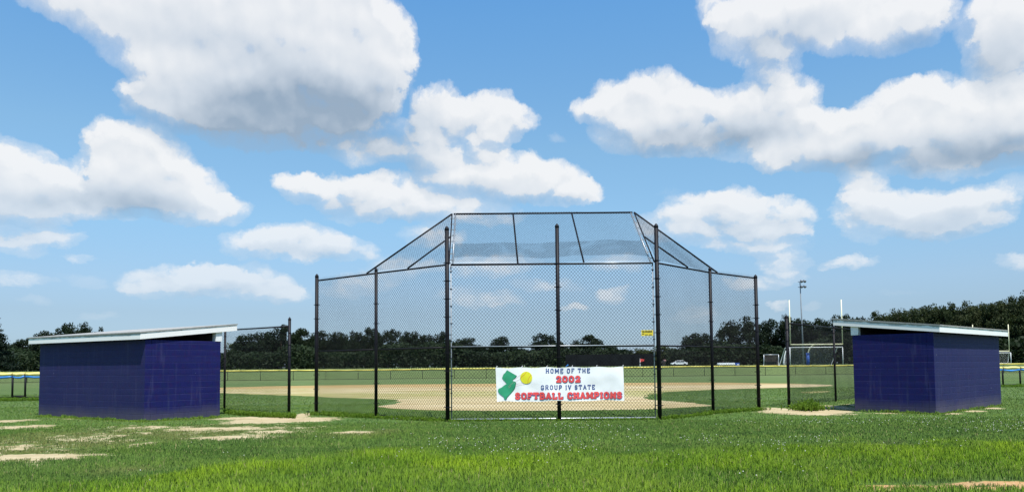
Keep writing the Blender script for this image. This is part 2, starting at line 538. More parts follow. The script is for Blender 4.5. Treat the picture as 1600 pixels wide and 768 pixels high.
M['leaf_light'] = leaf_mat('leaf_light', rgb(.030, .045, .018), rgb(.075, .095, .035), rgb(.08, .09, .035))
M['leaf_pine'] = leaf_mat('leaf_pine', rgb(.010, .020, .014), rgb(.022, .036, .022), rgb(.02, .03, .02), 0.15)
M['weed'] = leaf_mat('weed', rgb(.075, .14, .016), rgb(.17, .27, .03), rgb(.13, .21, .025), 0.4)

# grass blades
def grass_mat():
    m_, n_, o_ = mat('grass_blades')
    t = attr(n_, 'tint'); lu = attr(n_, 'lush')
    pos = wpos(n_)
    pat = n_.noise(pos, 0.55, 5, 0.6)
    dull = n_.mix(t, rgb(.042, .098, .016), rgb(.118, .200, .036))
    lush = n_.mix(t, rgb(.065, .145, .006), rgb(.20, .315, .016))
    c = n_.mix(lu, dull, lush)
    c = n_.mix(n_.range(pat, 0.42, 0.72, 0.0, 0.55), c, n_.mix(1.0, c, (1.45, 1.22, .85, 1), 'MULTIPLY'))
    dry = n_.math('MULTIPLY', lu, -1.0, clamp=True)
    c = n_.mix(n_.math('MULTIPLY', dry, 0.75), c, n_.mix(t, rgb(.085, .105, .026), rgb(.20, .20, .065)))
    straw = n_.range(t, 0.955, 0.96)
    c = n_.mix(straw, c, rgb(.26, .25, .10))
    d = n_.n('ShaderNodeBsdfPrincipled'); n_.link(c, d.inputs['Base Color'])
    d.inputs['Roughness'].default_value = 0.6; d.inputs['Specular IOR Level'].default_value = 0.10
    nrm = n_.n('ShaderNodeNewGeometry').outputs['Normal']
    nn = n_.vmath('NORMALIZE', n_.vmath('MULTIPLY_ADD', nrm, (.55, .55, .55), (.05, -.15, .75)))
    n_.link(nn, d.inputs['Normal'])
    tr = n_.n('ShaderNodeBsdfTranslucent'); n_.link(c, tr.inputs[0])
    mx = n_.n('ShaderNodeMixShader'); mx.inputs[0].default_value = 0.30
    n_.link(d.outputs[0], mx.inputs[1]); n_.link(tr.outputs[0], mx.inputs[2]); n_.link(mx.outputs[0], o_.inputs[0])
    return m_
M['grass'] = grass_mat()

def soil(n_, pos, clay):
    a = n_.noise(pos, 1.3, 6, 0.65); b = n_.noise(pos, 14.0, 4, 0.7)
    c = n_.mix(n_.range(a, 0.35, 0.68), rgb(.37, .29, .155), rgb(.52, .44, .27))
    c = n_.mix(n_.range(b, 0.3, 0.72, 0.0, 0.5), c, rgb(.33, .25, .145))
    k = n_.mix(n_.range(b, 0.3, 0.7), rgb(.40, .20, .075), rgb(.46, .30, .15))
    c = n_.mix(clay, c, k)
    pb = n_.n('ShaderNodeTexVoronoi'); pb.inputs['Scale'].default_value = 11.0; n_.link(pos, pb.inputs['Vector'])
    c = n_.mix(n_.range(pb.outputs['Distance'], .08, .20, .55, 0.0), c, rgb(.62, .58, .50))
    damp = n_.noise(n_.vmath('MULTIPLY', pos, (.5, 2.0, 1)), 1.6, 5, 0.7)
    c = n_.mix(n_.range(damp, .48, .68, 0.0, 0.55), c, rgb(.25, .20, .11))
    return c, b

def ground_mat():
    m_, n_, o_ = mat('ground')
    pos = wpos(n_)
    dirt = attr(n_, 'dirt'); clay = attr(n_, 'clay'); lu = attr(n_, 'lush')
    fine = n_.noise(pos, 9.0, 5, 0.7)
    sp = n_.n('ShaderNodeSeparateXYZ'); n_.link(pos, sp.inputs[0])
    far = n_.range(sp.outputs[1], 26.0, 60.0)
    mid = n_.noise(pos, 0.35, 6, 0.6)
    big = n_.noise(pos, 0.07, 4, 0.55)
    # streaks that read as mowing and wear, long across the view
    st = n_.noise(n_.vmath('MULTIPLY', pos, (0.06, 0.9, 1)), 1.0, 4, 0.6)
    gA = n_.mix(n_.range(fine, 0.3, 0.7), rgb(.050, .095, .022), rgb(.100, .165, .038))
    gF = n_.mix(n_.range(mid, 0.36, 0.66), rgb(.066, .118, .030), rgb(.105, .160, .050))
    gF = n_.mix(n_.range(st, 0.45, 0.75, 0.0, 0.6), gF, rgb(.125, .165, .058))
    gF = n_.mix(n_.range(fine, 0.4, 0.75, 0.0, 0.55), gF, rgb(.048, .085, .026))
    gr = n_.mix(n_.range(sp.outputs[1], 24.0, 34.0), gA, gF)
    gr = n_.mix(n_.range(big, 0.45, 0.65, 0.0, 0.5), gr, n_.mix(1.0, gr, (1.25, 1.08, .95, 1), 'MULTIPLY'))
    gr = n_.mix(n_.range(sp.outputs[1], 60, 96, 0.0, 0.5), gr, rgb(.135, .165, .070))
    sc, b = soil(n_, pos, clay)
    f = n_.range(n_.math('MULTIPLY_ADD', n_.math('SUBTRACT', fine, 0.5), 1.3, dirt), 0.18, 0.74, smooth=True)
    c = n_.mix(f, gr, sc)
    principled(n_, o_, c, 0.95, 0.0, 0.1, fine, 0.5, 0.03)
    return m_
M['ground'] = ground_mat()

def infield_mat():
    m_, n_, o_ = mat('infield_dirt')
    pos = wpos(n_)
    sp = n_.n('ShaderNodeSeparateXYZ'); n_.link(pos, sp.inputs[0])
    a = n_.noise(n_.vmath('MULTIPLY', pos, (.35, 1, 1)), 0.35, 6, 0.62)
    fine = n_.noise(pos, 5.0, 4, 0.7)
    c = n_.mix(n_.range(a, 0.36, 0.66), rgb(.37, .27, .135), rgb(.54, .455, .275))
    c = n_.mix(n_.range(fine, 0.35, 0.75, 0, 0.35), c, rgb(.34, .25, .14))
    # weeds coming through the worn skin
    wob = n_.math('MULTIPLY_ADD', n_.math('SUBTRACT', a, 0.5), 16.0, sp.outputs[1])
    band = n_.math('MULTIPLY', n_.range(wob, 38.0, 41.0, smooth=True), n_.range(wob, 46.0, 50.0, 1.0, 0.0, smooth=True))
    sp2 = n_.noise(pos, 0.9, 5, 0.7)
    w_ = n_.math('MULTIPLY', band, n_.range(sp2, 0.36, 0.60, 0.30, 1.0))
    sx_ = n_.math('MULTIPLY', n_.range(sp.outputs[0], -10.0, -16.0, 0.0, 0.8), n_.range(sp2, 0.42, 0.58))
    w_ = n_.math('MAXIMUM', w_, sx_)
    c = n_.mix(w_, c, rgb(.26, .25, .075))
    hs_ = n_.noise(n_.vmath('MULTIPLY', pos, (.05, .75, 1)), 1.0, 5, 0.65)
    c = n_.mix(n_.range(hs_, .46, .66, 0.0, .7), c, rgb(.29, .245, .10))
    c = n_.mix(n_.range(hs_, .30, .44, .6, 0.0), c, rgb(.62, .55, .38))
    edge = n_.range(wob, 56.0, 62.0, smooth=True)
    c = n_.mix(n_.math('MULTIPLY', edge, 0.85), c, rgb(.34, .23, .09))
    principled(n_, o_, c, 0.95, 0, 0.1, fine, 0.3, 0.02)
    return m_
M['infield'] = infield_mat()

def block_mat():
    m_, n_, o_ = mat('painted_block')
    pos = ocoord(n_)
    sp = n_.n('ShaderNodeSeparateXYZ'); n_.link(pos, sp.inputs[0])
    cb = n_.n('ShaderNodeCombineXYZ')
    n_.link(n_.math('ADD', sp.outputs[0], sp.outputs[1]), cb.inputs[0]); n_.link(sp.outputs[2], cb.inputs[1])
    br = n_.n('ShaderNodeTexBrick')
    n_.link(cb.outputs[0], br.inputs['Vector'])
    br.inputs['Scale'].default_value = 1.0
    br.inputs['Brick Width'].default_value = 0.4; br.inputs['Row Height'].default_value = 0.2
    br.inputs['Mortar Size'].default_value = 0.009; br.inputs['Mortar Smooth'].default_value = 0.3
    br.inputs['Color1'].default_value = (1, 1, 1, 1); br.inputs['Color2'].default_value = (.8, .8, .8, 1); br.inputs['Mortar'].default_value = (0, 0, 0, 1)
    big = n_.noise(pos, 0.9, 5, 0.65); fine = n_.noise(pos, 22.0, 4, 0.7)
    strk = n_.noise(n_.vmath('MULTIPLY', pos, (6, 6, 0.7)), 1.0, 4, 0.6)
    # alternate courses keep a slightly different coat
    crs = n_.noise(n_.vmath('MULTIPLY', cb.outputs[0], (0.0, 5.0, 0.0)), 1.0, 2, 0.5)
    c = n_.mix(n_.range(big, 0.35, 0.7), rgb(.0058, .0076, .078), rgb(.0088, .0112, .097))
    mot = n_.noise(pos, 5.5, 3, 0.6, out='Color')
    ms = n_.n('ShaderNodeSeparateColor'); n_.link(mot, ms.inputs[0])
    c = n_.mix(n_.range(ms.outputs[0], 0.50, 0.68, 0.0, 0.8), c, rgb(.0045, .0130, .074))
    c = n_.mix(n_.range(ms.outputs[1], 0.50, 0.68, 0.0, 0.8), c, rgb(.0155, .0070, .074))
    c = n_.mix(n_.range(crs, 0.4, 0.62, 0.0, 0.4), c, rgb(.018, .019, .104))
    c = n_.mix(n_.range(fine, 0.45, 0.8, 0.0, 0.35), c, rgb(.008, .009, .055))
    # scuffs and chalky runs
    c = n_.mix(n_.range(strk, 0.56, 0.78, 0.0, 0.26), c, rgb(.10, .105, .19))
    spot = n_.noise(pos, 7.0, 2, 0.5)
    c = n_.mix(n_.range(spot, 0.765, 0.785, 0.0, 0.7), c, rgb(.30, .32, .42))
    # grey painted into the long back wall's outer face for the glancing sun
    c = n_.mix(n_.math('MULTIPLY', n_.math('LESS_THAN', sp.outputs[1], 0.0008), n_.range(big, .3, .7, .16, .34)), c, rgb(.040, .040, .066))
    # mud splashed up from the ground
    low = n_.range(n_.math('MULTIPLY_ADD', n_.math('SUBTRACT', big, 0.5), 0.5, sp.outputs[2]), 0.02, 0.50, 1.0, 0.0, smooth=True)
    c = n_.mix(n_.math('MULTIPLY', low, 0.55), c, rgb(.105, .095, .105))
    lit_lip = n_.math('MULTIPLY', n_.math('GREATER_THAN', n_.math('FRACT', n_.math('MULTIPLY_ADD', sp.outputs[2], 5.0, 0.0)), 0.90), n_.range(n_.noise(n_.vmath('MULTIPLY', cb.outputs[0], (1.2, 5.0, 0.0)), 1.0, 3, 0.6), 0.42, 0.62, 0.0, 0.36))  # paler course edges, painting in the light they catch
    c = n_.mix(lit_lip, c, rgb(.044, .050, .155))
    c = n_.mix(n_.math('MULTIPLY', br.outputs['Fac'], 0.22), c, rgb(.006, .007, .036))
    h_ = n_.math('MULTIPLY_ADD', br.outputs['Fac'], -1.0, n_.math('MULTIPLY', fine, 0.25))
    principled(n_, o_, c, n_.range(fine, 0.3, 0.7, 0.55, 0.75), 0, 0.18, h_, 0.6, 0.012)
    return m_
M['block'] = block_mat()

def fascia_mat():
    m_, n_, o_ = mat('fascia_paint')
    pos = ocoord(n_)
    # paint has peeled from the upper edge, where 'edge' is 1
    e = attr(n_, 'edge')
    a = n_.noise(n_.vmath('MULTIPLY', pos, (1, 1, 2.0)), 2.2, 5, 0.65)
    grain = n_.noise(n_.vmath('MULTIPLY', pos, (1, 1, 30)), 1.2, 4, 0.6)
    f = n_.range(n_.math("MULTIPLY_ADD", n_.math("SUBTRACT", a, 0.5), 1.0, e), 0.66, 0.72)
    bare = n_.mix(grain, rgb(.30, .30, .28), rgb(.42, .42, .39))
    white = n_.mix(grain, rgb(.86, .84, .80), rgb(.76, .74, .71))
    principled(n_, o_, n_.mix(f, white, bare), 0.6, 0, 0.3, grain, 0.2, 0.01)
    return m_
M['fascia'] = fascia_mat()

# ------------------------------------------------------------------ ground
FA = Vector((xat(345, 97.5), 97.5)); FB = Vector((xat(1370, 102.5), 102.5))
FD = (FB - FA).normalized(); FN = Vector((-FD.y, FD.x))
def beyond(x, y): return (x - FA.x) * FN.x + (y - FA.y) * FN.y
BERM = 1.15
def gz(x, y):
    return BERM * sstep(1.0, 7.0, beyond(x, y)) + 0.0 * x

DIRT = [  # bare patches: photo centre, radii (pixels), strength, clay
 (60,692,170,34,.42,0),(330,674,190,12,.30,0),(60,712,110,9,1.0,0),(10,700,60,14,.8,0),(95,702,75,5,.75,0),(15,657,42,3,.9,0),(30,667,60,3.5,.8,0),(110,684,62,4.5,.75,0),(150,672,50,2.5,.5,0),(20,688,45,4,.6,0),(60,724,60,4,.6,0),
 (225,691,24,4.2,1.0,0),(240,667,60,2.0,.75,0),(330,669,120,2.6,.95,0),(360,681.5,84,3.0,1.1,0),(430,673,60,1.8,.8,0),(140,652,70,1.6,.5,0),(300,700,60,2,.35,0),
 (548,674,44,2.6,1.0,0),(440,655.5,96,4.6,1.3,0),(472,648.5,20,5,1.2,0),(370,653,40,2.2,.9,0),
 (1255,642.5,72,5.2,1.3,0),(1212,639,24,3.6,1.2,0),(1310,636,30,4.2,1.1,0),(1345,633,20,3,.8,0),
 (1368,693,22,3,1.0,0),(1480,645.5,26,1.7,1.1,0),(1512,641.5,26,1.6,1.1,0),(1545,637,26,1.5,1.0,0),(1400,645,50,1.0,.6,0),
 (1420,756,105,3.6,1.0,1),(1560,753,85,4.2,1.0,1),(1490,760,130,3.4,.7,1),(1640,757,80,7,1,1),
]
DW = []
for (px, py, rx, ry, s_, cl) in DIRT:
    g_ = gnd(px, py); k = F / g_.y
    DW.append((g_.x, g_.y, rx / k, ry * g_.y ** 2 / (F * EYE), s_, cl))
DRYW = []
for (px, py, rx, ry, st) in ((60,692,210,44,1.0),(330,674,230,18,.9),(200,655,180,10,.6),(560,676,90,9,.6),(1260,641,110,9,.4),(1400,694,90,10,.5),(1500,756,180,12,.5),(180,735,120,12,.5)):
    g_ = gnd(px, py); k = F / g_.y
    DRYW.append((g_.x, g_.y, rx / k, ry * g_.y ** 2 / (F * EYE), st))
def dirt_field(x, y):
    n1 = fbm(x, y, 0.9, 4, 1) - 0.5
    n2 = fbm(x, y, 3.1, 4, 2) - 0.5
    d = np.zeros_like(x); c = np.zeros_like(x)
    for (cx, cy, rx, ry, s_, cl) in DW:
        q = ((x - cx) / (rx * 1.15)) ** 2 + ((y - cy) / (ry * 1.25)) ** 2
        e = np.clip(1 - q, 0, 1) * s_
        d = np.maximum(d, e)
        if cl: c = np.maximum(c, (q < 4).astype(float))
    n3 = fbm(x, y, 9.0, 3, 3) - 0.5
    d = np.where(d > 0, d + n1 * 0.8 + n2 * 1.15 + n3 * 1.25, 0)
    return np.clip(d, 0, 1), c
def lush_field(x, y):
    # the unmown near strip; its far edge wanders and comes closer on the left
    e = 14.3 + (fbm(x, y * 0.3, 0.25, 3, 4) - 0.5) * 2.6 - 4.6 * sstep(-2.5, -8.5, x) + 0.4 * sstep(2, 9, x)
    lu = sstep(1.5, -1.3, y - e + (fbm(x, y, 1.3, 3, 17) - .5) * 2.2)
    dry = np.zeros_like(x)
    for (cx, cy, rx, ry, st) in DRYW:
        dry = np.maximum(dry, st * np.clip(1.15 - np.sqrt(((x - cx) / rx) ** 2 + ((y - cy) / ry) ** 2), 0, 1))
    dry = sstep(.15, .75, dry + (fbm(x, y, 1.1, 4, 15) - .5) * .9 * (dry > 0.02))
    lu = lu * (.55 + .45 * sstep(.34, .56, fbm(x, y, .55, 4, 18)))
    return np.where(dry > 0.02, np.maximum(lu * (1 - dry), 0) - dry, lu)

def axis(parts):
    o = []
    for a, b, st in parts:
        o += list(np.arange(a, b, st))
    return np.array(o + [parts[-1][1]])
gxs = axis([(-3000, -400, 200), (-400, -120, 20), (-120, -24, 2.0), (-24, 24, .13), (24, 120, 2.0), (120, 400, 20), (400, 3000, 200)])
gys = axis([(-60, 7, 4), (7, 31, .11), (31, 92, 1.0), (92, 122, .6), (122, 400, 15), (400, 4000, 200)])
GX, GY = np.meshgrid(gxs, gys)
xf, yf = GX.ravel(), GY.ravel()
zf = gz(xf, yf) + (fbm(xf, yf, 0.6, 3, 7) - 0.5) * 0.05 * sstep(22, 18, yf) * sstep(26, 20, np.abs(xf)) - 0.03 * sstep(22, 18, yf)
dd, cc = dirt_field(xf, yf)
ll = lush_field(xf, yf)
nx, ny = len(gxs), len(gys)
i0 = (np.arange(ny - 1)[:, None] * nx + np.arange(nx - 1)[None, :]).ravel()
ff = np.stack([i0, i0 + 1, i0 + nx + 1, i0 + nx], 1).ravel()
ground = np_mesh('ground', np.stack([xf, yf, zf], 1), ff, np.full(len(i0), 4), M['ground'], attrs={'dirt': dd, 'clay': cc, 'lush': ll}, smooth=True)
tag(ground, 'worn grass field with bare sandy patches in front of the backstop', 'ground', kind='structure')

def sheet(name, outline_px, z, mt, label):
    pts = []
    P_ = [gnd(px, py) for px, py in outline_px]
    for i in range(len(P_)):
        a, b = P_[i], P_[(i + 1) % len(P_)]
        n_ = max(2, int((b - a).length / 0.5))
        for k in range(n_):
            pts.append(a.lerp(b, k / n_))
    arr = np.array([(p.x, p.y) for p in pts])
    jx = (fbm(arr[:, 0], arr[:, 1], 0.35, 4, 8) - 0.5) * 2.4
    jy = (fbm(arr[:, 0], arr[:, 1], 0.35, 4, 9) - 0.5) * 2.4
    vs = [(a[0] + jx[i], a[1] + jy[i] * min(1, 0.6 + 0 * i), z) for i, a in enumerate(arr)]
    mb = MB(); mb.v = vs; mb.f = [tuple(range(len(vs)))]
    bm_me = bpy.data.meshes.new(name); bm_me.from_pydata(vs, [], mb.f)
    bm = bmesh.new(); bm.from_mesh(bm_me)
    bmesh.ops.triangulate(bm, faces=bm.faces)
    for f_ in bm.faces:
        if f_.normal.z < 0: f_.normal_flip()
    bm.to_mesh(bm_me); bm.free()
    bm_me.materials.append(mt)
    o = bpy.data.objects.new(name, bm_me); COL.objects.link(o)
    return tag(o, label, 'infield', kind='structure')
INFIELD = [(310,614),(345,613.5),(400,615.5),(450,617.5),(500,620),(560,622),(624,624),(604,630),(590,635.5),(620,638),(660,640),(700,640.8),(800,641),(900,640.5),(1000,638.5),(1060,636),(1119,632.3),(1060,627.5),(1012,624),(1003,618),(1015,613.5),(1060,611),(1115,608.2),(1200,606),(1290,603.5),(1310,602),(1290,600.6),(1200,598.3),(1100,597),(1000,597.2),(900,598),(800,598.7),(700,599.5),(600,600.3),(500,601.5),(420,603),(345,605),(310,606)]
sheet('infield_dirt', INFIELD, 0.006, M['infield'], 'tan skinned infield behind the backstop')
sheet('dirt_patch', [(1248,612),(1262,610.6),(1288,610.4),(1292,611.4),(1280,612.6),(1262,613.4)], 0.006, M['infield'], 'small tan bare patch in the grass behind the right dugout fence')

# ------------------------------------------------------------------ grass blades
def blades(n, y0, y1, rng):
    y = np.sqrt(rng.random(n) * (y1 ** 2 - y0 ** 2) + y0 ** 2)
    x = (rng.random(n) * 2 - 1) * (0.76 * y + 4.0)
    return x, y
def make_blades(x, y, h, wd, tint, lush, rng, lean=0.5):
    n = len(x)
    an = rng.random(n) * 2 * math.pi
    wx, wy = np.cos(an) * wd / 2, np.sin(an) * wd / 2
    la = rng.random(n) * 2 * math.pi
    lm = h * lean * (0.25 + rng.random(n))
    lx, ly = np.cos(la) * lm, np.sin(la) * lm
    z0 = np.full(n, -0.02)
    v = np.empty((n, 5, 3))
    v[:, 0] = np.stack([x - wx, y - wy, z0], 1); v[:, 1] = np.stack([x + wx, y + wy, z0], 1)
    v[:, 2] = np.stack([x + wx * .8 + lx * .35, y + wy * .8 + ly * .35, h * .6], 1)
    v[:, 3] = np.stack([x - wx * .8 + lx * .35, y - wy * .8 + ly * .35, h * .6], 1)
    v[:, 4] = np.stack([x + lx, y + ly, h * (1 - 0.25 * rng.random(n))], 1)
    b = (np.arange(n) * 5)[:, None]
    quad = b + np.array([0, 1, 2, 3]); tri = b + np.array([3, 2, 4])
    flat = np.concatenate([quad, tri], 1).ravel()
    sizes = np.tile([4, 3], n)
    return v.reshape(-1, 3), flat, sizes, np.repeat(tint, 5), np.repeat(lush, 5)

INP = np.array([tuple(gnd(a, b).xy) for a, b in INFIELD])
def in_infield(x, y):
    ins = np.zeros(len(x), bool)
    j = len(INP) - 1
    for i in range(len(INP)):
        xi, yi = INP[i]; xj, yj = INP[j]
        c = ((yi > y) != (yj > y)) & (x < (xj - xi) * (y - yi) / (yj - yi + 1e-12) + xi)
        ins ^= c; j = i
    return ins
QUAL = 1.0
BX, BY, BH, BW, BT, BL = [], [], [], [], [], []
def sow(n, y0, y1, w0):
    n = int(n * QUAL)
    x, y = blades(n, y0, y1, nrng)
    d, _c = dirt_field(x, y)
    lu = lush_field(x, y)
    lp = np.maximum(lu, 0)
    patch = fbm(x, y, 0.8, 4, 12)
    keep = (nrng.random(n) > sstep(0.06, 0.78, d) * 0.99) & ~in_infield(x, y + 0.25)
    x, y, lu, lp, patch, d = x[keep], y[keep], lu[keep], lp[keep], patch[keep], d[keep]
    k = len(x)
    h = (0.030 + 0.058 * lp + 0.020 * nrng.random(k)) * (0.55 + 0.9 * patch) * (0.6 + 0.7 * nrng.random(k)) * (1 - 0.55 * sstep(.1, .5, d)) * (1 - .35 * np.clip(-lu, 0, 1))
    # a few tall stems
    tall = nrng.random(k) > 0.975
    h = np.where(tall, h * 1.7, h)
    w_ = w0 * (0.7 + 0.6 * nrng.random(k)) * (1 + 0.5 * (1 - lu) * 0)
    t = np.clip(nrng.random(k) * 0.75 + (patch - 0.5) * 1.1 + 0.12, 0, 0.94)
    t = np.where(tall, np.clip(t + .45, 0, .94), t)
    t = np.where(nrng.random(k) > 0.972, 1.0, t)
    BX.append(x); BY.append(y); BH.append(h); BW.append(w_); BT.append(t); BL.append(lu)
sow(300000, 7.6, 15.6, 0.0085)
sow(205000, 14.6, 22.0, 0.012)
sow(115000, 21.0, 33.0, 0.016)
sow(84000, 32.0, 50.0, 0.026)
def edge_tufts(p0, p1, n, spread, hmin, hmax):
    k = nrng.random(n)
    clump = sstep(.2, .9, .5 * vnoise(k * 17.0, np.full(n, p0.x)) + .5 * vnoise(k * 71.0, np.full(n, p0.x + 9)))
    x = p0.x + (p1.x - p0.x) * k; y = p0.y + (p1.y - p0.y) * k - np.abs(nrng.normal(size=n)) * spread
    BX.append(x); BY.append(y); BH.append((hmin + (hmax - hmin) * clump * nrng.random(n))); BW.append(np.full(n, .012))
    BT.append(np.clip(nrng.random(n) * .9 + .05, 0, .94)); BL.append(np.full(n, .35))
for a_, b_, n_ in (((225, 658.5), (60, 650), 3200), ((225, 658.5), (347, 651.5), 1500), ((1463, 647), (1337, 641.5), 1600), ((1463, 647), (1565, 633), 900)):
    edge_tufts(gnd(*a_), gnd(*b_), n_, .09, .05, .16)
vv, fl, sz, ta, la_ = make_blades(np.concatenate(BX), np.concatenate(BY), np.concatenate(BH), np.concatenate(BW), np.concatenate(BT), np.concatenate(BL), nrng)
grass = np_mesh('grass', vv, fl, sz, M['grass'], attrs={'tint': ta, 'lush': la_})
tag(grass, 'green grass growing over the foreground and around the dugouts', 'grass', kind='stuff')

# white clover heads
n = 5400
x, y = blades(n, 10.5, 23.0, nrng)
px_w = fbm(x, y, 0.45, 3, 21) + 0.6 * (fbm(x, y, 1.7, 2, 22) - 0.5)
zone = sstep(12.6, 15.0, y) * sstep(23, 20, y) * sstep(-5.5, -1.0, x) * (0.35 + 0.65 * sstep(3.2, 0, np.abs(y - 15.5))) + 0.25 * sstep(13, 16, y) * sstep(5, 8, x) + 0.10
d, _c = dirt_field(x, y)
keep = (nrng.random(n) < zone * sstep(0.46, 0.70, px_w) * 1.4) & (d < 0.2)
x, y = x[keep], y[keep]
nC = len(x)
oct_ = np.array([(1, 0, 0), (-1, 0, 0), (0, 1, 0), (0, -1, 0), (0, 0, .9), (0, 0, -.9)])
r = 0.0075 + 0.006 * nrng.random(nC)
ctr = np.stack([x, y, 0.055 + 0.04 * nrng.random(nC)], 1)
vv = (ctr[:, None, :] + oct_[None] * r[:, None, None]).reshape(-1, 3)
tri = np.array([(0, 2, 4), (2, 1, 4), (1, 3, 4), (3, 0, 4), (2, 0, 5), (1, 2, 5), (3, 1, 5), (0, 3, 5)])
fl = ((np.arange(nC) * 6)[:, None, None] + tri[None]).ravel()
M['clover'] = simple('clover', rgb(.62, .62, .52), rgb(.5, .5, .4), 30.0, 0.8)
cl = np_mesh('clover_flowers', vv, fl, np.full(nC * 8, 3), M['clover'], smooth=True)
tag(cl, 'white clover heads scattered through the grass', 'clover', kind='stuff')

# ------------------------------------------------------------------ chain link
def clip_line(p, d, poly):
    """clip the infinite 2D line p + t d to a convex polygon (counter-clockwise or not)"""
    t0, t1 = -1e9, 1e9
    n_ = len(poly)
    area = sum(poly[i][0] * poly[(i + 1) % n_][1] - poly[(i + 1) % n_][0] * poly[i][1] for i in range(n_))
    s_ = 1 if area > 0 else -1
    for i in range(n_):
        a = poly[i]; b = poly[(i + 1) % n_]
        nx_, ny_ = -(b[1] - a[1]) * s_, (b[0] - a[0]) * s_
        num = (a[0] - p[0]) * nx_ + (a[1] - p[1]) * ny_
        den = d[0] * nx_ + d[1] * ny_
        if abs(den) < 1e-9:
            if num > 0: return None
            continue
        t = num / den
        if den > 0: t0 = max(t0, t)
        else: t1 = min(t1, t)
    return (t0, t1) if t1 - t0 > 1e-4 else None

def chain_link(name, corners, pu, pv, wire, mt, parent, seg=0.5, bulge=0.02, spikes=0.0, ph=0.0):
    """woven wire over a flat convex panel: two families of diagonal wires, gently bowed"""
    C = [Vector(c) for c in corners]
    U_ = (C[1] - C[0]).normalized()
    Nn = U_.cross(C[-1] - C[0]).normalized()
    V_ = Nn.cross(U_)
    poly = [((c - C[0]).dot(U_), (c - C[0]).dot(V_)) for c in C]
    us = [q[0] for q in poly]; vs = [q[1] for q in poly]
    L = math.hypot(pu, pv)
    verts, faces = [], []
    tri = [(math.cos(a), math.sin(a)) for a in (0.5, 0.5 + 2.0944, 0.5 + 4.18879)]
    for fam in (1, -1):
        d = (pu / L * fam, pv / L)
        # lines through (c, 0)
        lo = min(u - fam * v * pu / pv for u, v in poly); hi = max(u - fam * v * pu / pv for u, v in poly)
        k = math.ceil(lo / pu)
        while k * pu < hi:
            c0 = k * pu; k += 1
            r_ = clip_line((c0, 0), d, poly)
            if r_ is None: continue
            ns = max(1, int((r_[1] - r_[0]) / seg))
            nrm2 = (-d[1], d[0])
            base = len(verts)
            for i in range(ns + 1):
                t = r_[0] + (r_[1] - r_[0]) * i / ns
                u, v = c0 + d[0] * t, d[1] * t
                bo = bulge * (math.sin(u * 1.7 + ph) * math.cos(v * 1.3 + ph * 2) + 0.5 * math.sin(u * 3.9 + v * 2.1))
                du = 0.006 * math.sin(v * 2.3 + u * 0.7 + ph); dv = 0.008 * math.sin(u * 1.9 + ph)
                for (ca, sa) in tri:
                    q = C[0] + U_ * (u + du + nrm2[0] * ca * wire / 2) + V_ * (v + dv + nrm2[1] * ca * wire / 2) + Nn * (bo + sa * wire / 2 + fam * wire * 0.3)
                    verts.append(q)
            for i in range(ns):
                for j in range(3):
                    a = base + i * 3 + j; b = base + i * 3 + (j + 1) % 3
                    faces += [a, b, b + 3, a + 3]
    nq = len(faces) // 4
    sizes = [4] * nq
    if spikes > 0:
        # twisted wire ends standing above the last edge (corner 3 to corner 2)
        a, b = C[-1], C[-2]
        ns = int((b - a).length / (pu * 0.5))
        for i in range(ns):
            p = a.lerp(b, (i + .5) / ns) + Nn * 0.03
            base = len(verts)
            tip = p + V_ * spikes * (0.8 + 0.4 * rnd.random()) + U_ * 0.012 * (rnd.random() - .5)
            verts += [p - U_ * wire * .7, p + U_ * wire * .7, tip]
            faces += [base, base + 1, base + 2]; sizes.append(3)
    off = Vector((0, 0, 0)); q = parent
    while q is not None:
        off = off + q.location; q = q.parent
    arr = np.array([tuple(v) for v in verts]) - np.array(off)
    return np_mesh(name, arr, faces, sizes, mt, parent)

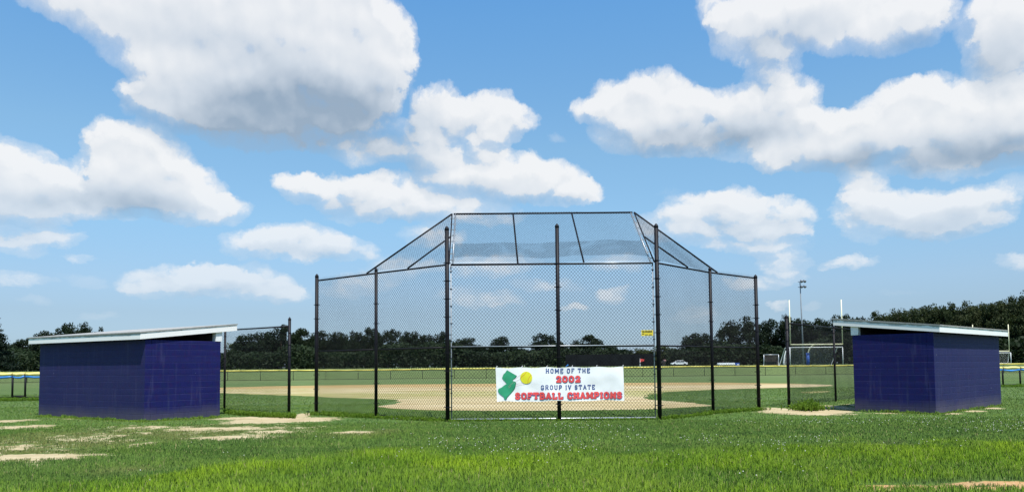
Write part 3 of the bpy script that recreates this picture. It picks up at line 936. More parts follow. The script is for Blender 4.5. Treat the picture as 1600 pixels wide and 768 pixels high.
# ------------------------------------------------------------------ dugouts
def dugout(corner, along, W, L, left, label):
    """corner: near ground corner; along: 2D direction of the long back wall away from it"""
    along = Vector(along).normalized()
    sgn = -1 if left else 1
    rz = math.atan2(along.y, along.x) if not left else math.atan2(-along.y, -along.x)
    t = thing('dugout', label, 'dugout', (corner.x, corner.y, 0), rz, 'softball dugouts', local=True)
    H = 2.5; T = 0.2
    def bx(x0, x1, y0, y1, z0, z1):
        return ((sgn * (x0 + x1) / 2, (y0 + y1) / 2, (z0 + z1) / 2), (x1 - x0, y1 - y0, z1 - z0))
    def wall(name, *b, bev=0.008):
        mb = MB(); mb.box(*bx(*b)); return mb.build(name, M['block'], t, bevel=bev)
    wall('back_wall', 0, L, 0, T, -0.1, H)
    wall('end_wall', 0.001, T, T + .001, W, -0.1, H - .002)
    wall('end_wall', L - T, L - .001, T + .001, W, -0.1, H - .002)
    wall('front_wall', T + .002, L * .36, W - T, W - .003, -0.1, 0.9)
    wall('front_wall', L * .52, L - T - .002, W - T, W - .003, -0.1, 0.9)
    # slab floor and bench inside
    mb = MB(); mb.box(*bx(T + .01, L - T - .01, T + .02, T + .42, .42, .47)); bench = mb.build('bench', M['weathered'], t, bevel=.006)
    ob, oe, of, ol = 0.21, 0.06, 0.60, 0.36     # roof overhangs: back, near end, front, far end
    sl_ = 0.108
    def zb(y): return 2.505 + sl_ * (y + ob)
    # roof deck
    mb = MB()
    x0, x1, y0, y1 = -oe, L + ol, -ob, W + of
    def P(x, y, dz): return (sgn * x, y, zb(y) + dz)
    tk0, tk1 = 0.195, 0.232
    vs = [P(x0 - .02, y0 - .02, tk0), P(x1 + .02, y0 - .02, tk0), P(x1 + .02, y1 + .02, tk0), P(x0 - .02, y1 + .02, tk0),
          P(x0 - .02, y0 - .02, tk1), P(x1 + .02, y0 - .02, tk1), P(x1 + .02, y1 + .02, tk1), P(x0 - .02, y1 + .02, tk1)]
    mb.add(vs, [(3, 2, 1, 0), (4, 5, 6, 7), (0, 1, 5, 4), (1, 2, 6, 5), (2, 3, 7, 6), (3, 0, 4, 7)])
    roof = mb.build('roof', M['shingle'], t)
    # soffit boards
    mb = MB()
    vs = [P(x0 + .03, y0 + .03, .10), P(x1 - .03, y0 + .03, .10), P(x1 - .03, y1 - .03, .10), P(x0 + .03, y1 - .03, .10)]
    vs += [(a, b, c + .04) for a, b, c in vs]
    mb.add(vs, [(3, 2, 1, 0), (4, 5, 6, 7), (0, 1, 5, 4), (1, 2, 6, 5), (2, 3, 7, 6), (3, 0, 4, 7)])
    mb.build('soffit', M['weathered'], roof)
    # fascia boards, each with its own 'edge' attribute for the peeled paint
    def fascia(a, b, nrm, h0, h1, wear):
        n_ = 24
        verts, fcs, ed = [], [], []
        for i in range(n_ + 1):
            k = i / n_
            x, y = a[0] + (b[0] - a[0]) * k, a[1] + (b[1] - a[1]) * k
            for j in range(7):
                e = j / 6
                for s_ in (0, .025):
                    q = P(x - nrm[0] * s_, y - nrm[1] * s_, h0 + (h1 - h0) * e)
                    verts.append(q); ed.append(e * wear)
        st = 14
        for i in range(n_):
            for j in range(6):
                p = i * st + j * 2
                fcs += [(p, p + st, p + st + 2, p + 2), (p + 1, p + 3, p + st + 3, p + st + 1)]
            p = i * st
            fcs += [(p, p + 1, p + st + 1, p + st), (p + 12, p + st + 12, p + st + 13, p + 13)]
        for p in (0, n_ * st):
            fcs += [(p + j * 2, p + j * 2 + 2, p + j * 2 + 3, p + j * 2 + 1) for j in range(6)]
        mb = MB(); mb.v = verts; mb.f = fcs
        o = mb.build('fascia', M['fascia'], roof)
        at_ = o.data.attributes.new('edge', 'FLOAT', 'POINT'); at_.data.foreach_set('value', ed)
        return o
    fascia((x0, y0), (x1, y0), (0, -1), -0.0, tk0 - .002, .95 if left else .75)
    fascia((x0 - .004, y0 + .006), (x0 - .004, y1), (-1, 0), -0.001, tk0 - .003, .72 if left else .92)
    fascia((x1 + .004, y0 + .006), (x1 + .004, y1), (1, 0), -0.001, tk0 - .003, .8)
    fascia((x0, y1 + .004), (x1, y1 + .004), (0, 1), -0.001, tk0 - .003, .8)
    # white blocks carrying the high side of the roof
    mb = MB()
    for xx in (0.02, L - .18):
        pass
    for xx in (0.0, L - .19):
        mb = MB()
        y_a, y_b = W - .20, W + .04
        c = [(xx - .012, y_a), (xx + .17, y_a), (xx + .17, y_b), (xx - .012, y_b)]
        vs = [(sgn * a, b, H + .002) for a, b in c] + [(sgn * a, b, zb(b) + .09) for a, b in c]
        mb.add(vs, [(3, 2, 1, 0), (4, 5, 6, 7), (0, 1, 5, 4), (1, 2, 6, 5), (2, 3, 7, 6), (3, 0, 4, 7)])
        mb.build('support_block', M['white_paint'], t)
    for xx in (L * .36 + .05, L * .52 - .05):
        mb = MB(); mb.tube((sgn * xx, W - .1, 0), (sgn * xx, W - .1, H - .17), .04); mb.build('front_post', M['black_pipe'], t)
    mb = MB(); mb.box(*bx(T + .002, L - T - .002, W - T, W - .003, H - .16, H + .30)); mb.build('lintel', M['dark_wood'], t)
    mb = MB(); c = [(T + .02, H + .002), (W - T - .01, H + .002), (W - T - .01, zb(W - T) + .08), (T + .02, zb(T) + .08)]
    mb.prism(c, lambda p: (sgn * (L - .05), p[0], p[1]), lambda p: (sgn * (L - .02), p[0], p[1])); mb.build('gable_board', M['dark_wood'], t)
    return t
M['dark_wood'] = simple('dark_wood', rgb(.05, .042, .036), rgb(.03, .026, .022), 5.0, 0.85)
M['weathered'] = simple('weathered_wood', rgb(.22, .20, .18), rgb(.14, .125, .115), 5.0, 0.85)
cL = gnd(225, 658); eL = gnd(60, 649.5)
dL = dugout(cL, (eL - cL).xy, 2.72, (eL - cL).length, True, 'blue block dugout left of the backstop, beside the sandy bare patches')
cR = gnd(1463, 646.5); eR = gnd(1565, 632.5)
dR = dugout(cR, (eR - cR).xy, 2.48, (eR - cR).length, False, 'blue block dugout right of the backstop, near the football goalposts')

# ------------------------------------------------------------------ backstop
YB = 22.4
M['pole_grey2'] = simple('dull_galvanised', rgb(.34, .36, .38), rgb(.24, .26, .28), 9.0, 0.6, 0.2)
bs = thing('backstop', 'tall black chain link backstop with angled wings and a sloping hood', 'backstop', (xat(872, YB), YB, 0))
def post(px_base, Y, ztop, r_, parent=bs, bands=0, zb0=0.2, galv=False):
    x = xat(px_base, Y, 0.0)
    mb = MB(); mb.tube((x, Y, -0.15), (x, Y, ztop), r_, 14)
    p = mb.build('post', M['galvanised' if galv else 'black_pipe'], parent, smooth=True)
    mb = MB(); mb.lathe((x, Y, ztop - .02), [(r_ * 1.08, -.03), (r_ * 1.10, .01), (r_ * .85, .05), (r_ * .35, .085), (r_ * .1, .10)], 14)
    mb.build('post_cap', M['black_pipe'], p, smooth=True)
    for i in range(bands):
        z = zb0 + (ztop - zb0 - .7) * (i + .4) / bands
        mb = MB(); mb.lathe((x, Y, z), [(r_ * 1.01, -.014), (r_ * 1.16, -.012), (r_ * 1.16, .012), (r_ * 1.01, .014)], 12)
        mb.box((x + r_ * 1.35, Y + .03, z), (r_ * .9, .02, .022)); mb.box((x - r_ * 1.35, Y + .03, z), (r_ * .9, .02, .022))
        mb.build('tie_band', M['black_pipe'], p)
    return x
zP = at(870, 353, YB).z
xl = post(699.5, YB, at(697, 357, YB).z, .062, bands=9)
xc = post(874, YB, zP, .058, bands=7)
xr = post(1031, YB, at(1022, 353, YB).z, .062, bands=9)
YM = 22.5
z_top = at(860, 412, YM).z; z_mid = at(860, 541, YM).z; z_bot = 0.05
Y1l, Y2l = 24.3, 26.25
Y1r, Y2r = 24.9, 26.7
wl1 = post(587.5, Y1l, z_top + .10, .050, bands=6)
wl2 = post(494, Y2l, at(495, 431, Y2l).z, .060, bands=8)
wr1 = post(1114.5, Y1r, z_top + .10, .050, bands=6)
wr2 = post(1186, Y2r, at(1181.5, 432, Y2r).z, .060, bands=8)
# frame of the centre panel
xa, xb = xl + .105, xr - .105
for x in (xa, xb):
    mb = MB(); mb.tube((x, YM, z_bot), (x, YM, z_top), .019, 10); fr = mb.build('panel_frame', M['pole_grey2'], bs, smooth=True)
    for i in range(9):
        z = .3 + i * (z_top - .5) / 8
        mb = MB(); mb.lathe((x, YM, z), [(.020, -.012), (.038, -.01), (.038, .01), (.020, .012)], 10)
        mb.build('tie_band', M['black_pipe'], fr)
def rail(a, b, r_=.026, mt='black_pipe', name='rail', parent=bs, n=10):
    mb = MB(); mb.tube(a, b, r_, n); return mb.build(name, M[mt], parent, smooth=True)
rail((xa, YM, z_top), (xb, YM, z_top), .030)
rail((xa, YM - .055, z_top - .012), (xb, YM - .055, z_top - .012), .022)
rail((xa, YM, z_mid), (xb, YM, z_mid), .026)
rail((xa, YM - .03, z_mid + .022), (xb, YM - .03, z_mid + .022), .013, 'galvanised')  # thin pale tube added for the mid rail's sunlit top
rail((xc + .3, YM - .06, z_top + .012), (xb, YM - .06, z_top + .012), .011, 'galvanised')  # thin pale tube added as the top rail's lit edge on the right
rail((xa, YM, z_bot), (xb, YM, z_bot), .028, 'galvanised')
wy = .075
for (x0, y0, x1, y1, x2, y2) in ((xl, YB, wl1, Y1l, wl2, Y2l), (xr, YB, wr1, Y1r, wr2, Y2r)):
    for (ax, ay, bx_, by_) in ((x0, y0, x1, y1), (x1, y1, x2, y2)):
        for z, r_ in ((z_top, .027), (z_mid, .024), (z_bot + .02, .024)):
            rail((ax, ay + wy, z), (bx_, by_ + wy, z), r_)
    mb = MB()
PU, PV, WI = .096, .110, .0088
chain_link('chain_link_mesh', [(xa, YM + .02, z_bot), (xb, YM + .02, z_bot), (xb, YM + .02, z_top), (xa, YM + .02, z_top)], PU, PV, WI, M['black_wire'], bs)
for i, (ax, ay, bx_, by_, spk) in enumerate(((wl1, Y1l, xl, YB, 0), (wl2, Y2l, wl1, Y1l, .10), (xr, YB, wr1, Y1r, 0), (wr1, Y1r, wr2, Y2r, .10))):
    o_ = wy + .03
    chain_link('chain_link_mesh', [(ax, ay + o_, z_bot), (bx_, by_ + o_, z_bot), (bx_, by_ + o_, z_top + .02), (ax, ay + o_, z_top + .02)], PU, PV, WI * .95, M['black_wire'], bs, spikes=spk, ph=i * 1.7)
# hood
YH = 24.5
HL = at(709, 335.5, YH); HR = at(988, 330.5, YH)
HL.z = HR.z = (HL.z + HR.z) / 2
BLc = Vector((xa + .0, YM + .02, z_top + .03)); BRc = Vector((xb - .0, YM + .02, z_top + .03))
def on_wing(px, x0, y0, x1, y1, px0, px1):
    k = (px - px0) / (px1 - px0)
    return Vector((x0 + (x1 - x0) * k, y0 + (y1 - y0) * k + wy, z_top + .03))
WL = on_wing(572, wl1, Y1l, wl2, Y2l, 586.5, 495)
WR = on_wing(1124, wr1, Y1r, wr2, Y2r, 1112.5, 1182.5)
rail(HL, HR, .028, name='hood_bar')
for a, b in ((BLc, HL), (BRc, HR)):
    for dx in (-.055, .055):
        fr = rail(a + Vector((dx, 0, 0)), b + Vector((dx, 0, 0)), .022, 'black_pipe' if dx * (1 if a is BLc else -1) < 0 else 'galvanised', name='hood_bar')
    for k in range(8):
        q = a.lerp(b, (k + .6) / 8.4)
        mb = MB(); mb.box(q, (.19, .028, .028)); mb.build('tie_band', M['galvanised'], fr)
for k in (.332, .66):
    rail(BLc.lerp(BRc, k), HL.lerp(HR, k), .026, name='hood_bar')
rail(WL, HL - Vector((.06, 0, 0)), .027, name='hood_bar'); rail(WR, HR + Vector((.06, 0, 0)), .027, name='hood_bar')
Lc, Rc = Vector((xl, YB + wy, z_top + .03)), Vector((xr, YB + wy, z_top + .03))
rail(WL.lerp(Lc, .53), HL.lerp(BLc, .47) - Vector((.05, 0, 0)), .025, name='hood_bar')
rail(WR.lerp(Rc, .51), HR.lerp(BRc, .50) + Vector((.05, 0, 0)), .025, name='hood_bar')
HU, HV, HWI = .084, .098, .0066
up_ = Vector((0, -.03, .03))
chain_link('hood_mesh', [BLc + up_, BRc + up_, HR + up_, HL + up_], HU, HV, HWI, M['black_wire'], bs)
chain_link('hood_mesh', [WL + Vector((-.0, 0, .02)), Lc + Vector((0, 0, .02)), HL + Vector((-.06, 0, .02))], HU, HV, HWI, M['black_wire'], bs)
chain_link('hood_mesh', [Rc + Vector((0, 0, .02)), WR + Vector((0, 0, .02)), HR + Vector((.06, 0, .02))], HU, HV, HWI, M['black_wire'], bs)
# the two rolls of wire overlap in a band across the hood
lo_, hi_ = .13, .40
ov = Vector((0, .03, -.035))
chain_link('hood_mesh', [BLc.lerp(HL, lo_) + ov, BRc.lerp(HR, lo_ + .03) + ov, BRc.lerp(HR, hi_ + .05) + ov, BLc.lerp(HL, hi_) + ov], HU * 1.03, HV, HWI * 1.25, M['black_wire'], bs, bulge=.035)

# ------------------------------------------------------------------ lettering: slab strokes
GL = {
 'H': (.9, [[(.15,0),(.15,1)],[(.75,0),(.75,1)],[(.15,.5),(.75,.5)]], [(.15,0),(.15,1),(.75,0),(.75,1)]),
 'O': (.9, [[(.45,1),(.2,.9),(.13,.7),(.13,.3),(.2,.1),(.45,0),(.7,.1),(.77,.3),(.77,.7),(.7,.9),(.45,1)]], []),
 'M': (1.1, [[(.15,0),(.15,1)],[(.15,1),(.55,.3),(.95,1)],[(.95,1),(.95,0)]], [(.15,0),(.95,0),(.15,1),(.95,1)]),
 'E': (.8, [[(.15,0),(.15,1)],[(.1,1),(.7,1),(.7,.78)],[(.1,0),(.7,0),(.7,.22)],[(.15,.52),(.5,.52)]], []),
 'F': (.8, [[(.15,0),(.15,1)],[(.1,1),(.7,1),(.7,.78)],[(.15,.52),(.5,.52)]], [(.15,0)]),
 'T': (.85, [[(.42,0),(.42,1)],[(.07,.76),(.07,1),(.77,1),(.77,.76)]], [(.42,0)]),
 'G': (.9, [[(.76,.76),(.7,.92),(.45,1),(.2,.9),(.13,.7),(.13,.3),(.2,.1),(.45,0),(.74,.1),(.76,.44),(.48,.44)]], []),
 'R': (.9, [[(.15,0),(.15,1)],[(.15,1),(.6,1),(.74,.87),(.74,.65),(.6,.5),(.15,.5)],[(.45,.5),(.76,0)]], [(.15,0),(.76,0)]),
 'U': (.9, [[(.15,1),(.15,.25),(.25,.06),(.45,0),(.65,.06),(.75,.25),(.75,1)]], [(.15,1),(.75,1)]),
 'P': (.85, [[(.15,0),(.15,1)],[(.15,1),(.58,1),(.72,.87),(.72,.6),(.58,.46),(.15,.46)]], [(.15,0)]),
 'I': (.4, [[(.2,0),(.2,1)]], [(.2,0),(.2,1)]),
 'V': (.85, [[(.1,1),(.42,0),(.75,1)]], [(.1,1),(.75,1)]),
 'S': (.8, [[(.68,.74),(.6,.92),(.4,1),(.18,.92),(.12,.75),(.2,.58),(.58,.44),(.68,.26),(.6,.08),(.4,0),(.18,.08),(.1,.26)]], []),
 'A': (.9, [[(.12,0),(.45,1),(.78,0)],[(.25,.34),(.65,.34)]], [(.12,0),(.78,0)]),
 'B': (.85, [[(.15,0),(.15,1)],[(.15,1),(.55,1),(.68,.88),(.68,.64),(.55,.53),(.15,.53)],[(.55,.53),(.73,.4),(.73,.14),(.58,0),(.15,0)]], []),
 'L': (.8, [[(.18,1),(.18,0),(.7,0),(.7,.26)]], [(.18,1)]),
 'C': (.85, [[(.72,.72),(.66,.92),(.44,1),(.2,.9),(.13,.7),(.13,.3),(.2,.1),(.44,0),(.66,.08),(.72,.28)]], []),
 'N': (.95, [[(.15,0),(.15,1)],[(.15,1),(.8,0)],[(.8,0),(.8,1)]], [(.15,0),(.8,1)]),
 '2': (.8, [[(.12,.72),(.2,.92),(.4,1),(.6,.92),(.68,.74),(.58,.5),(.14,.06),(.14,0),(.7,0),(.7,.2)]], []),
 '0': (.85, [[(.42,1),(.2,.9),(.13,.7),(.13,.3),(.2,.1),(.42,0),(.65,.1),(.72,.3),(.72,.7),(.65,.9),(.42,1)]], []),
}
def lettering(text, x0, x1, z0, z1, thick, serif, y, mt, parent, name='lettering', space=.42, track=.1, offx=0, offz=0, dz0=0.0):
    """flat cut letters facing the camera on the plane y; thick in units of letter height"""
    adv = []
    for ch in text:
        adv.append(space if ch == ' ' else GL[ch][0] + track)
    tot = sum(adv) - track
    sx = (x1 - x0) / tot; sz = z1 - z0
    mb = MB(); cx = 0
    asp = sz / sx
    def P(p, yy): return (x0 + offx + p[0] * sx, yy, z0 + offz + p[1] * sz)
    th = thick
    for ch, a_ in zip(text, adv):
        if ch == ' ':
            mb.build(name, mt, parent, fix=False); mb = MB()      # one mesh per word
        else:
            w_, strokes, ser = GL[ch]
            segs = []
            for s_ in strokes:
                for i in range(len(s_) - 1): segs.append((s_[i], s_[i + 1], th))
            for (ex, ez) in ser:
                sw = serif
                zz = ez + (th * .32 if ez == 0 else -th * .32)
                segs.append(((ex - sw, zz), (ex + sw, zz), th * .7))
            lay = 0
            for (a, b, t_) in segs:
                # work in height units so that strokes keep one width
                ax, az, bx_, bz = (cx + a[0]) / asp, th / 2 + a[1] * (1 - th), (cx + b[0]) / asp, th / 2 + b[1] * (1 - th)
                dx, dz = bx_ - ax, bz - az
                l_ = math.hypot(dx, dz) or 1e-6
                nx_, nz_ = -dz / l_ * t_ / 2, dx / l_ * t_ / 2
                ex_, ez_ = dx / l_ * t_ * .3, dz / l_ * t_ * .3
                q = [(ax - ex_ + nx_, az - ez_ + nz_), (ax - ex_ - nx_, az - ez_ - nz_), (bx_ + ex_ - nx_, bz + ez_ - nz_), (bx_ + ex_ + nx_, bz + ez_ + nz_)]
                yy = y - dz0 - lay * .00025; lay += 1
                vs = [P((u * asp, v), yy) for u, v in q]
                mb.add(vs, [(0, 1, 2, 3)])
        cx += a_
    return mb.build(name, mt, parent, fix=False)

def flat(name, poly_px, Y, dy, mt, parent, disp=(0, 0)):
    mb = MB()
    vs = [at(px + disp[0], py + disp[1], Y) for px, py in poly_px]
    vs = [(v.x, Y + dy, v.z) for v in vs]
    mb.add(vs, [tuple(range(len(vs)))])
    return mb.build(name, mt, parent, fix=False)

YN = YB - .085
M['banner'] = simple('banner_vinyl', rgb(.88, .87, .85), rgb(.80, .79, .77), 2.2, 0.5)
M['navy'] = simple('navy_ink', rgb(.025, .055, .22), rgb(.035, .07, .26), 8.0, 0.5)
M['coral'] = simple('coral_ink', rgb(.80, .085, .075), rgb(.72, .07, .065), 8.0, 0.5)
M['green_ink'] = simple('green_ink', rgb(.03, .33, .16), rgb(.025, .28, .135), 8.0, 0.5)
M['green_dark'] = simple('green_dark_ink', rgb(.012, .10, .06), rgb(.01, .08, .05), 8.0, 0.5)
M['ball_ink'] = simple('ball_ink', rgb(.72, .68, .02), rgb(.66, .62, .02), 8.0, 0.5)
M['pink_ink'] = simple('pink_ink', rgb(.55, .35, .36), rgb(.5, .3, .3), 8.0, 0.5)
M['orange_ink'] = simple('orange_ink', rgb(.62, .25, .02), rgb(.6, .22, .02), 8.0, 0.5)
bl, br_, tr_, tl_ = at(776.5, 627.0, YN), at(975.5, 624.6, YN), at(973.8, 572.0, YN), at(774.3, 573.6, YN)
ban = thing('banner', 'white banner reading HOME OF THE 2002 GROUP IV STATE SOFTBALL CHAMPIONS hung on the backstop', 'banner', (bl.x, YN, bl.z))
nxb, nzb = 60, 8
vs = []
for j in range(nzb + 1):
    for i in range(nxb + 1):
        u, v = i / nxb, j / nzb
        p = bl.lerp(br_, u).lerp(tl_.lerp(tr_, u), v)
        sag = -0.022 * math.sin(u * 5 * math.pi) ** 2 * (v > .99) + .012 * math.sin(u * 17) * (v < .01)
        edge = .006 * math.sin(u * 31) * (1 if j == 0 else 0)
        vs.append((p.x, YN + .004 * math.sin(u * 23 + v * 3), p.z + sag + edge))
nvb = len(vs)
vs += [(a, b + .004, c) for a, b, c in vs]
fs = []
for j in range(nzb):
    for i in range(nxb):
        a = j * (nxb + 1) + i
        fs.append((a, a + 1, a + nxb + 2, a + nxb + 1)); fs.append((a + nvb, a + nxb + 1 + nvb, a + nxb + 2 + nvb, a + 1 + nvb))
mb = MB(); mb.add(vs, fs); mb.build('banner_sheet', M['banner'], ban, smooth=True)
def fold(x, z):
    u = (x - bl.x) / (br_.x - bl.x); v = (z - bl.z) / (tl_.z - bl.z)
    k = u * 5
    return .010 * math.sin(k * 2 * math.pi) * v + .008 * math.sin(u * 9 + v * 4) + .006 * math.sin(u * 37 + v * 11) * (1 - v) + .012 * max(0, 1 - abs(v - .5 - (u - .5) * .6) * 5) * math.sin(u * 6)
for vtx in list(ban.children)[0].data.vertices:
    vtx.co.y += fold(vtx.co.x + bl.x, vtx.co.z + bl.z)
def zl(px, py): return at(px, py, YN).z
def xx(px, py=600): return at(px, py, YN).x
YT = YN - .008
# the left end of each line sits a little lower in the picture than the right: rows are level in the world
lettering('HOME OF THE', xx(853), xx(922), zl(887, 582.4), zl(887, 574.8), .165, .13, YT, M['navy'], ban, track=.34, space=.62)
lettering('GROUP IV STATE', xx(845), xx(929.5), zl(887, 608.2), zl(887, 600.6), .165, .13, YT, M['navy'], ban, track=.34, space=.62)
for nm, mtn, th, ox, oz, dy in (('lettering', 'navy', .31, .007, -.010, 0), ('lettering', 'coral', .245, 0, 0, .004)):
    lettering('2002', xx(869), xx(906.5), zl(887, 597.0), zl(887, 586.0), th, .1, YT - dy, M[mtn], ban, offx=ox, offz=oz, track=.22)
    lettering('SOFTBALL CHAMPIONS', xx(805), xx(971), zl(887, 623.2), zl(887, 611.6), th, .18, YT - dy, M[mtn], ban, offx=ox, offz=oz, track=.22, space=.6)
NJ = [(262,148),(437,248),(425,275),(400,300),(365,325),(362,348),(410,358),(425,380),(415,430),(405,470),(385,510),(355,545),(325,580),(290,615),(262,645),(245,680),(228,692),(212,680),(208,650),(190,630),(150,605),(118,575),(98,535),(97,510),(112,490),(160,470),(190,445),(225,420),(258,405),(240,380),(215,350),(193,330),(190,312),(170,298),(180,270),(195,230),(230,195)]
NJP = [(770 + a / 11.82, 565 + b / 11.82) for a, b in NJ]
flat('state_shape_shadow', NJP, YN, -.008, M['green_dark'], ban, (.7, .5))
flat('state_shape', NJP, YN, -.0095, M['green_ink'], ban)
bc = (822.2, 589.4)
circ = [(bc[0] + 9.4 * math.cos(a * math.pi / 16), bc[1] + 9.6 * math.sin(a * math.pi / 16)) for a in range(32)]
flat('ball_shape', circ, YN, -.0085, M['ball_ink'], ban)
def stroke_px(name, pts, w_, dy, mt):
    mb = MB()
    for (a, b) in zip(pts[:-1], pts[1:]):
        dx, dz = b[0] - a[0], b[1] - a[1]; l_ = math.hypot(dx, dz)
        nx_, nz_ = -dz / l_ * w_ / 2, dx / l_ * w_ / 2
        q = [at(p[0] + s_ * nx_, p[1] + s_ * nz_, YN) for p, s_ in ((a, 1), (a, -1), (b, -1), (b, 1))]
        mb.add([(v.x, YN + dy, v.z) for v in q], [(0, 1, 2, 3)])
    return mb.build(name, mt, ban, fix=False)
stroke_px('ball_seam', [(822.6, 580.3), (819.5, 584.5), (815, 588), (813.1, 591)], .7, -.0100, M['orange_ink'])
stroke_px('ball_seam', [(830.3, 585), (827, 588.5), (825.2, 593), (824.8, 598.6)], .7, -.0100, M['orange_ink'])
for i, (a, b) in enumerate((((804, 592.3), (814, 584.3)), ((806, 595.3), (812.8, 591.2)), ((795, 605.5), (804.5, 597)), ((806, 599.5), (816.5, 597.2)), ((806, 602.3), (820, 599.2)), ((794, 603.5), (803, 596)))):
    stroke_px('motion_line', [a, b], .3, -.0103 - i * .0002, M['pink_ink'])
M['tie'] = simple('tie', rgb(.7, .7, .7), rgb(.6, .6, .6), 9.0, 0.5)
for i, px in enumerate((775.5, 815, 854, 893.5, 932, 973)):
    p = at(px, 573.6 - (px - 775) * .008 - .8, YN)
    mb = MB(); mb.path([(p.x, YN - .006, p.z - .03), (p.x + .012, YN + .02, p.z + .015), (p.x + .03, YN + .09, p.z + .03)], .006, 5)
    mb.build('tie', M['tie'], ban)
p = at(886.5, 571.2, YN)
mb = MB(); mb.path([(p.x - .05, YN - .004, p.z - .03), (p.x, YN - .01, p.z + .02), (p.x + .02, YN + .05, p.z + .03), (p.x + .03, YN + .1, p.z)], [.008, .018, .016, .008], 6)
mb.build('tie', M['blue_pad'], ban)

for ch in ban.children:
    if ch.name.split('.')[0] in ('lettering', 'state_shape', 'state_shape_shadow', 'ball_shape', 'ball_seam', 'motion_line'):
        me_ = ch.data
        bm = bmesh.new(); bm.from_mesh(me_)
        if ch.name.startswith(('state', 'ball_shape')):
            bmesh.ops.triangulate(bm, faces=bm.faces)
            bmesh.ops.subdivide_edges(bm, edges=[e for e in bm.edges if e.calc_length() > .08], cuts=4)
            bmesh.ops.triangulate(bm, faces=bm.faces)
        for vtx in bm.verts: vtx.co.y += fold(vtx.co.x + bl.x, vtx.co.z + bl.z)
        bm.to_mesh(me_); bm.free()
# small yellow plate wired to the mesh
YS = YM - .02
sg = thing('sign', 'small yellow plate with black lettering wired to the backstop mesh', 'sign', (xat(1011, YS), YS, at(1011, 520, YS).z))
a, b = at(1002.3, 524.2, YS), at(1020.3, 515.2, YS)
mb = MB(); mb.box(((a.x + b.x) / 2, YS, (a.z + b.z) / 2), (b.x - a.x, .004, b.z - a.z)); mb.build('sign_plate', M['sign_yellow'] if 'sign_yellow' in M else M.setdefault('sign_yellow', simple('sign_yellow', rgb(.80, .62, .03), rgb(.72, .56, .05), 9.0, 0.4)), sg, bevel=.001)
lettering('BURGER', at(1003.6, 519, YS).x, at(1019, 519, YS).x, at(1011, 519.2, YS).z, at(1011, 516.1, YS).z, .22, .12, YS - .004, M['rubber'], sg)
for (p0, p1, y_) in ((1003.2, 1006.6, 521.2), (1007.6, 1012.5, 522.4), (1013.6, 1018.6, 522.4)):
    u, v = at(p0, y_, YS), at(p1, y_, YS)
    mb = MB(); mb.box(((u.x + v.x) / 2, YS - .004, u.z), (v.x - u.x, .002, .022)); mb.build('sign_line', M['rubber'], sg)

# ------------------------------------------------------------------ dugout fences
def dug_fence(pts, ztop, label, spikes):
    t = thing('chain_link_fence', label, 'fence', (pts[0][0], pts[0][1], 0))
    for i, (x, y, zt, r_) in enumerate(pts):
        mb = MB(); mb.tube((x, y, -.1), (x, y, zt), r_, 12); p = mb.build('post', M['black_pipe'], t, smooth=True)
        mb = MB(); mb.lathe((x, y, zt - .01), [(r_ * 1.1, -.02), (r_ * 1.1, .01), (r_ * .7, .05), (r_ * .15, .09)], 12); mb.build('post_cap', M['black_pipe'], p, smooth=True)
        for k in range(7):
            z = .3 + k * .42
            mb = MB(); mb.lathe((x, y, z), [(r_ * 1.01, -.012), (r_ * 1.2, -.01), (r_ * 1.2, .01), (r_ * 1.01, .012)], 10); mb.build('tie_band', M['black_pipe'], p)
    for (a, b) in zip(pts[:-1], pts[1:]):
        mb = MB(); mb.tube((a[0], a[1], ztop), (b[0], b[1], ztop), .025, 8); mb.build('rail', M['black_pipe'], t, smooth=True)
        if a[0] < b[0]: a_, b_ = a, b
        else: a_, b_ = b, a
        chain_link('chain_link_mesh', [(a_[0], a_[1] + .05, .04), (b_[0], b_[1] + .05, .04), (b_[0], b_[1] + .05, ztop), (a_[0], a_[1] + .05, ztop)], .085, .1, .0065, M['black_wire'], t, spikes=spikes)
    return t
ZF = 3.05
yA, yB_ = 27.0, 29.35
xA, xB = xat(451.5, yA), xat(350.5, yB_)
k = 2.6 / 3.9
dug_fence([(xA, yA, ZF + .25, .052), (xB, yB_, ZF + .02, .042), (xB + (xB - xA) * 1.0, yB_ + (yB_ - yA) * 1.0, ZF + .02, .042)], ZF, 'black chain link fence between the left dugout and the gate gap', .08)
yA, yB_ = 27.9, 31.9
xA, xB = xat(1233, yA), xat(1306, yB_)
dug_fence([(xA, yA, ZF + .22, .052), (xB, yB_, ZF + .02, .042), (xB + (xB - xA), yB_ + (yB_ - yA), ZF + .02, .042)], ZF, 'black chain link fence running behind the right dugout', .05)

# ------------------------------------------------------------------ outfield fence
of = thing('outfield_fence', 'long low chain link outfield fence with a yellow cap', 'fence', (FA.x, FA.y, 0))
pA = FA - FD * 36; pB = FB + FD * 34
LT = (pB - pA).length
npost = int(LT / 4.05)
HF = 1.22
mbp = None
for i in range(npost + 1):
    q = pA + FD * (LT * i / npost)
    mb = MB(); mb.tube((q.x, q.y, -.1), (q.x, q.y, HF), .034, 8); mb.build('post', M['black_pipe'], of, smooth=True)
mb = MB()
seg_ = 2.4
k = 0.0
while k < LT:
    a = pA + FD * k; b = pA + FD * min(LT, k + seg_ - .03)
    dz_ = .03 * math.sin(k * .21) + .02 * (rnd.random() - .5)
    mb.path([(a.x, a.y, HF + .02 + dz_), ((a.x + b.x) / 2, (a.y + b.y) / 2, HF + .005 + dz_), (b.x, b.y, HF + .02 + dz_)], .075, 8); k += seg_
mb.build('yellow_cap', M['yellow_cap'], of, smooth=True)
mb = MB(); mb.tube((pA.x, pA.y, .06), (pB.x, pB.y, .06), .024, 6); mb.build('rail', M['black_pipe'], of)
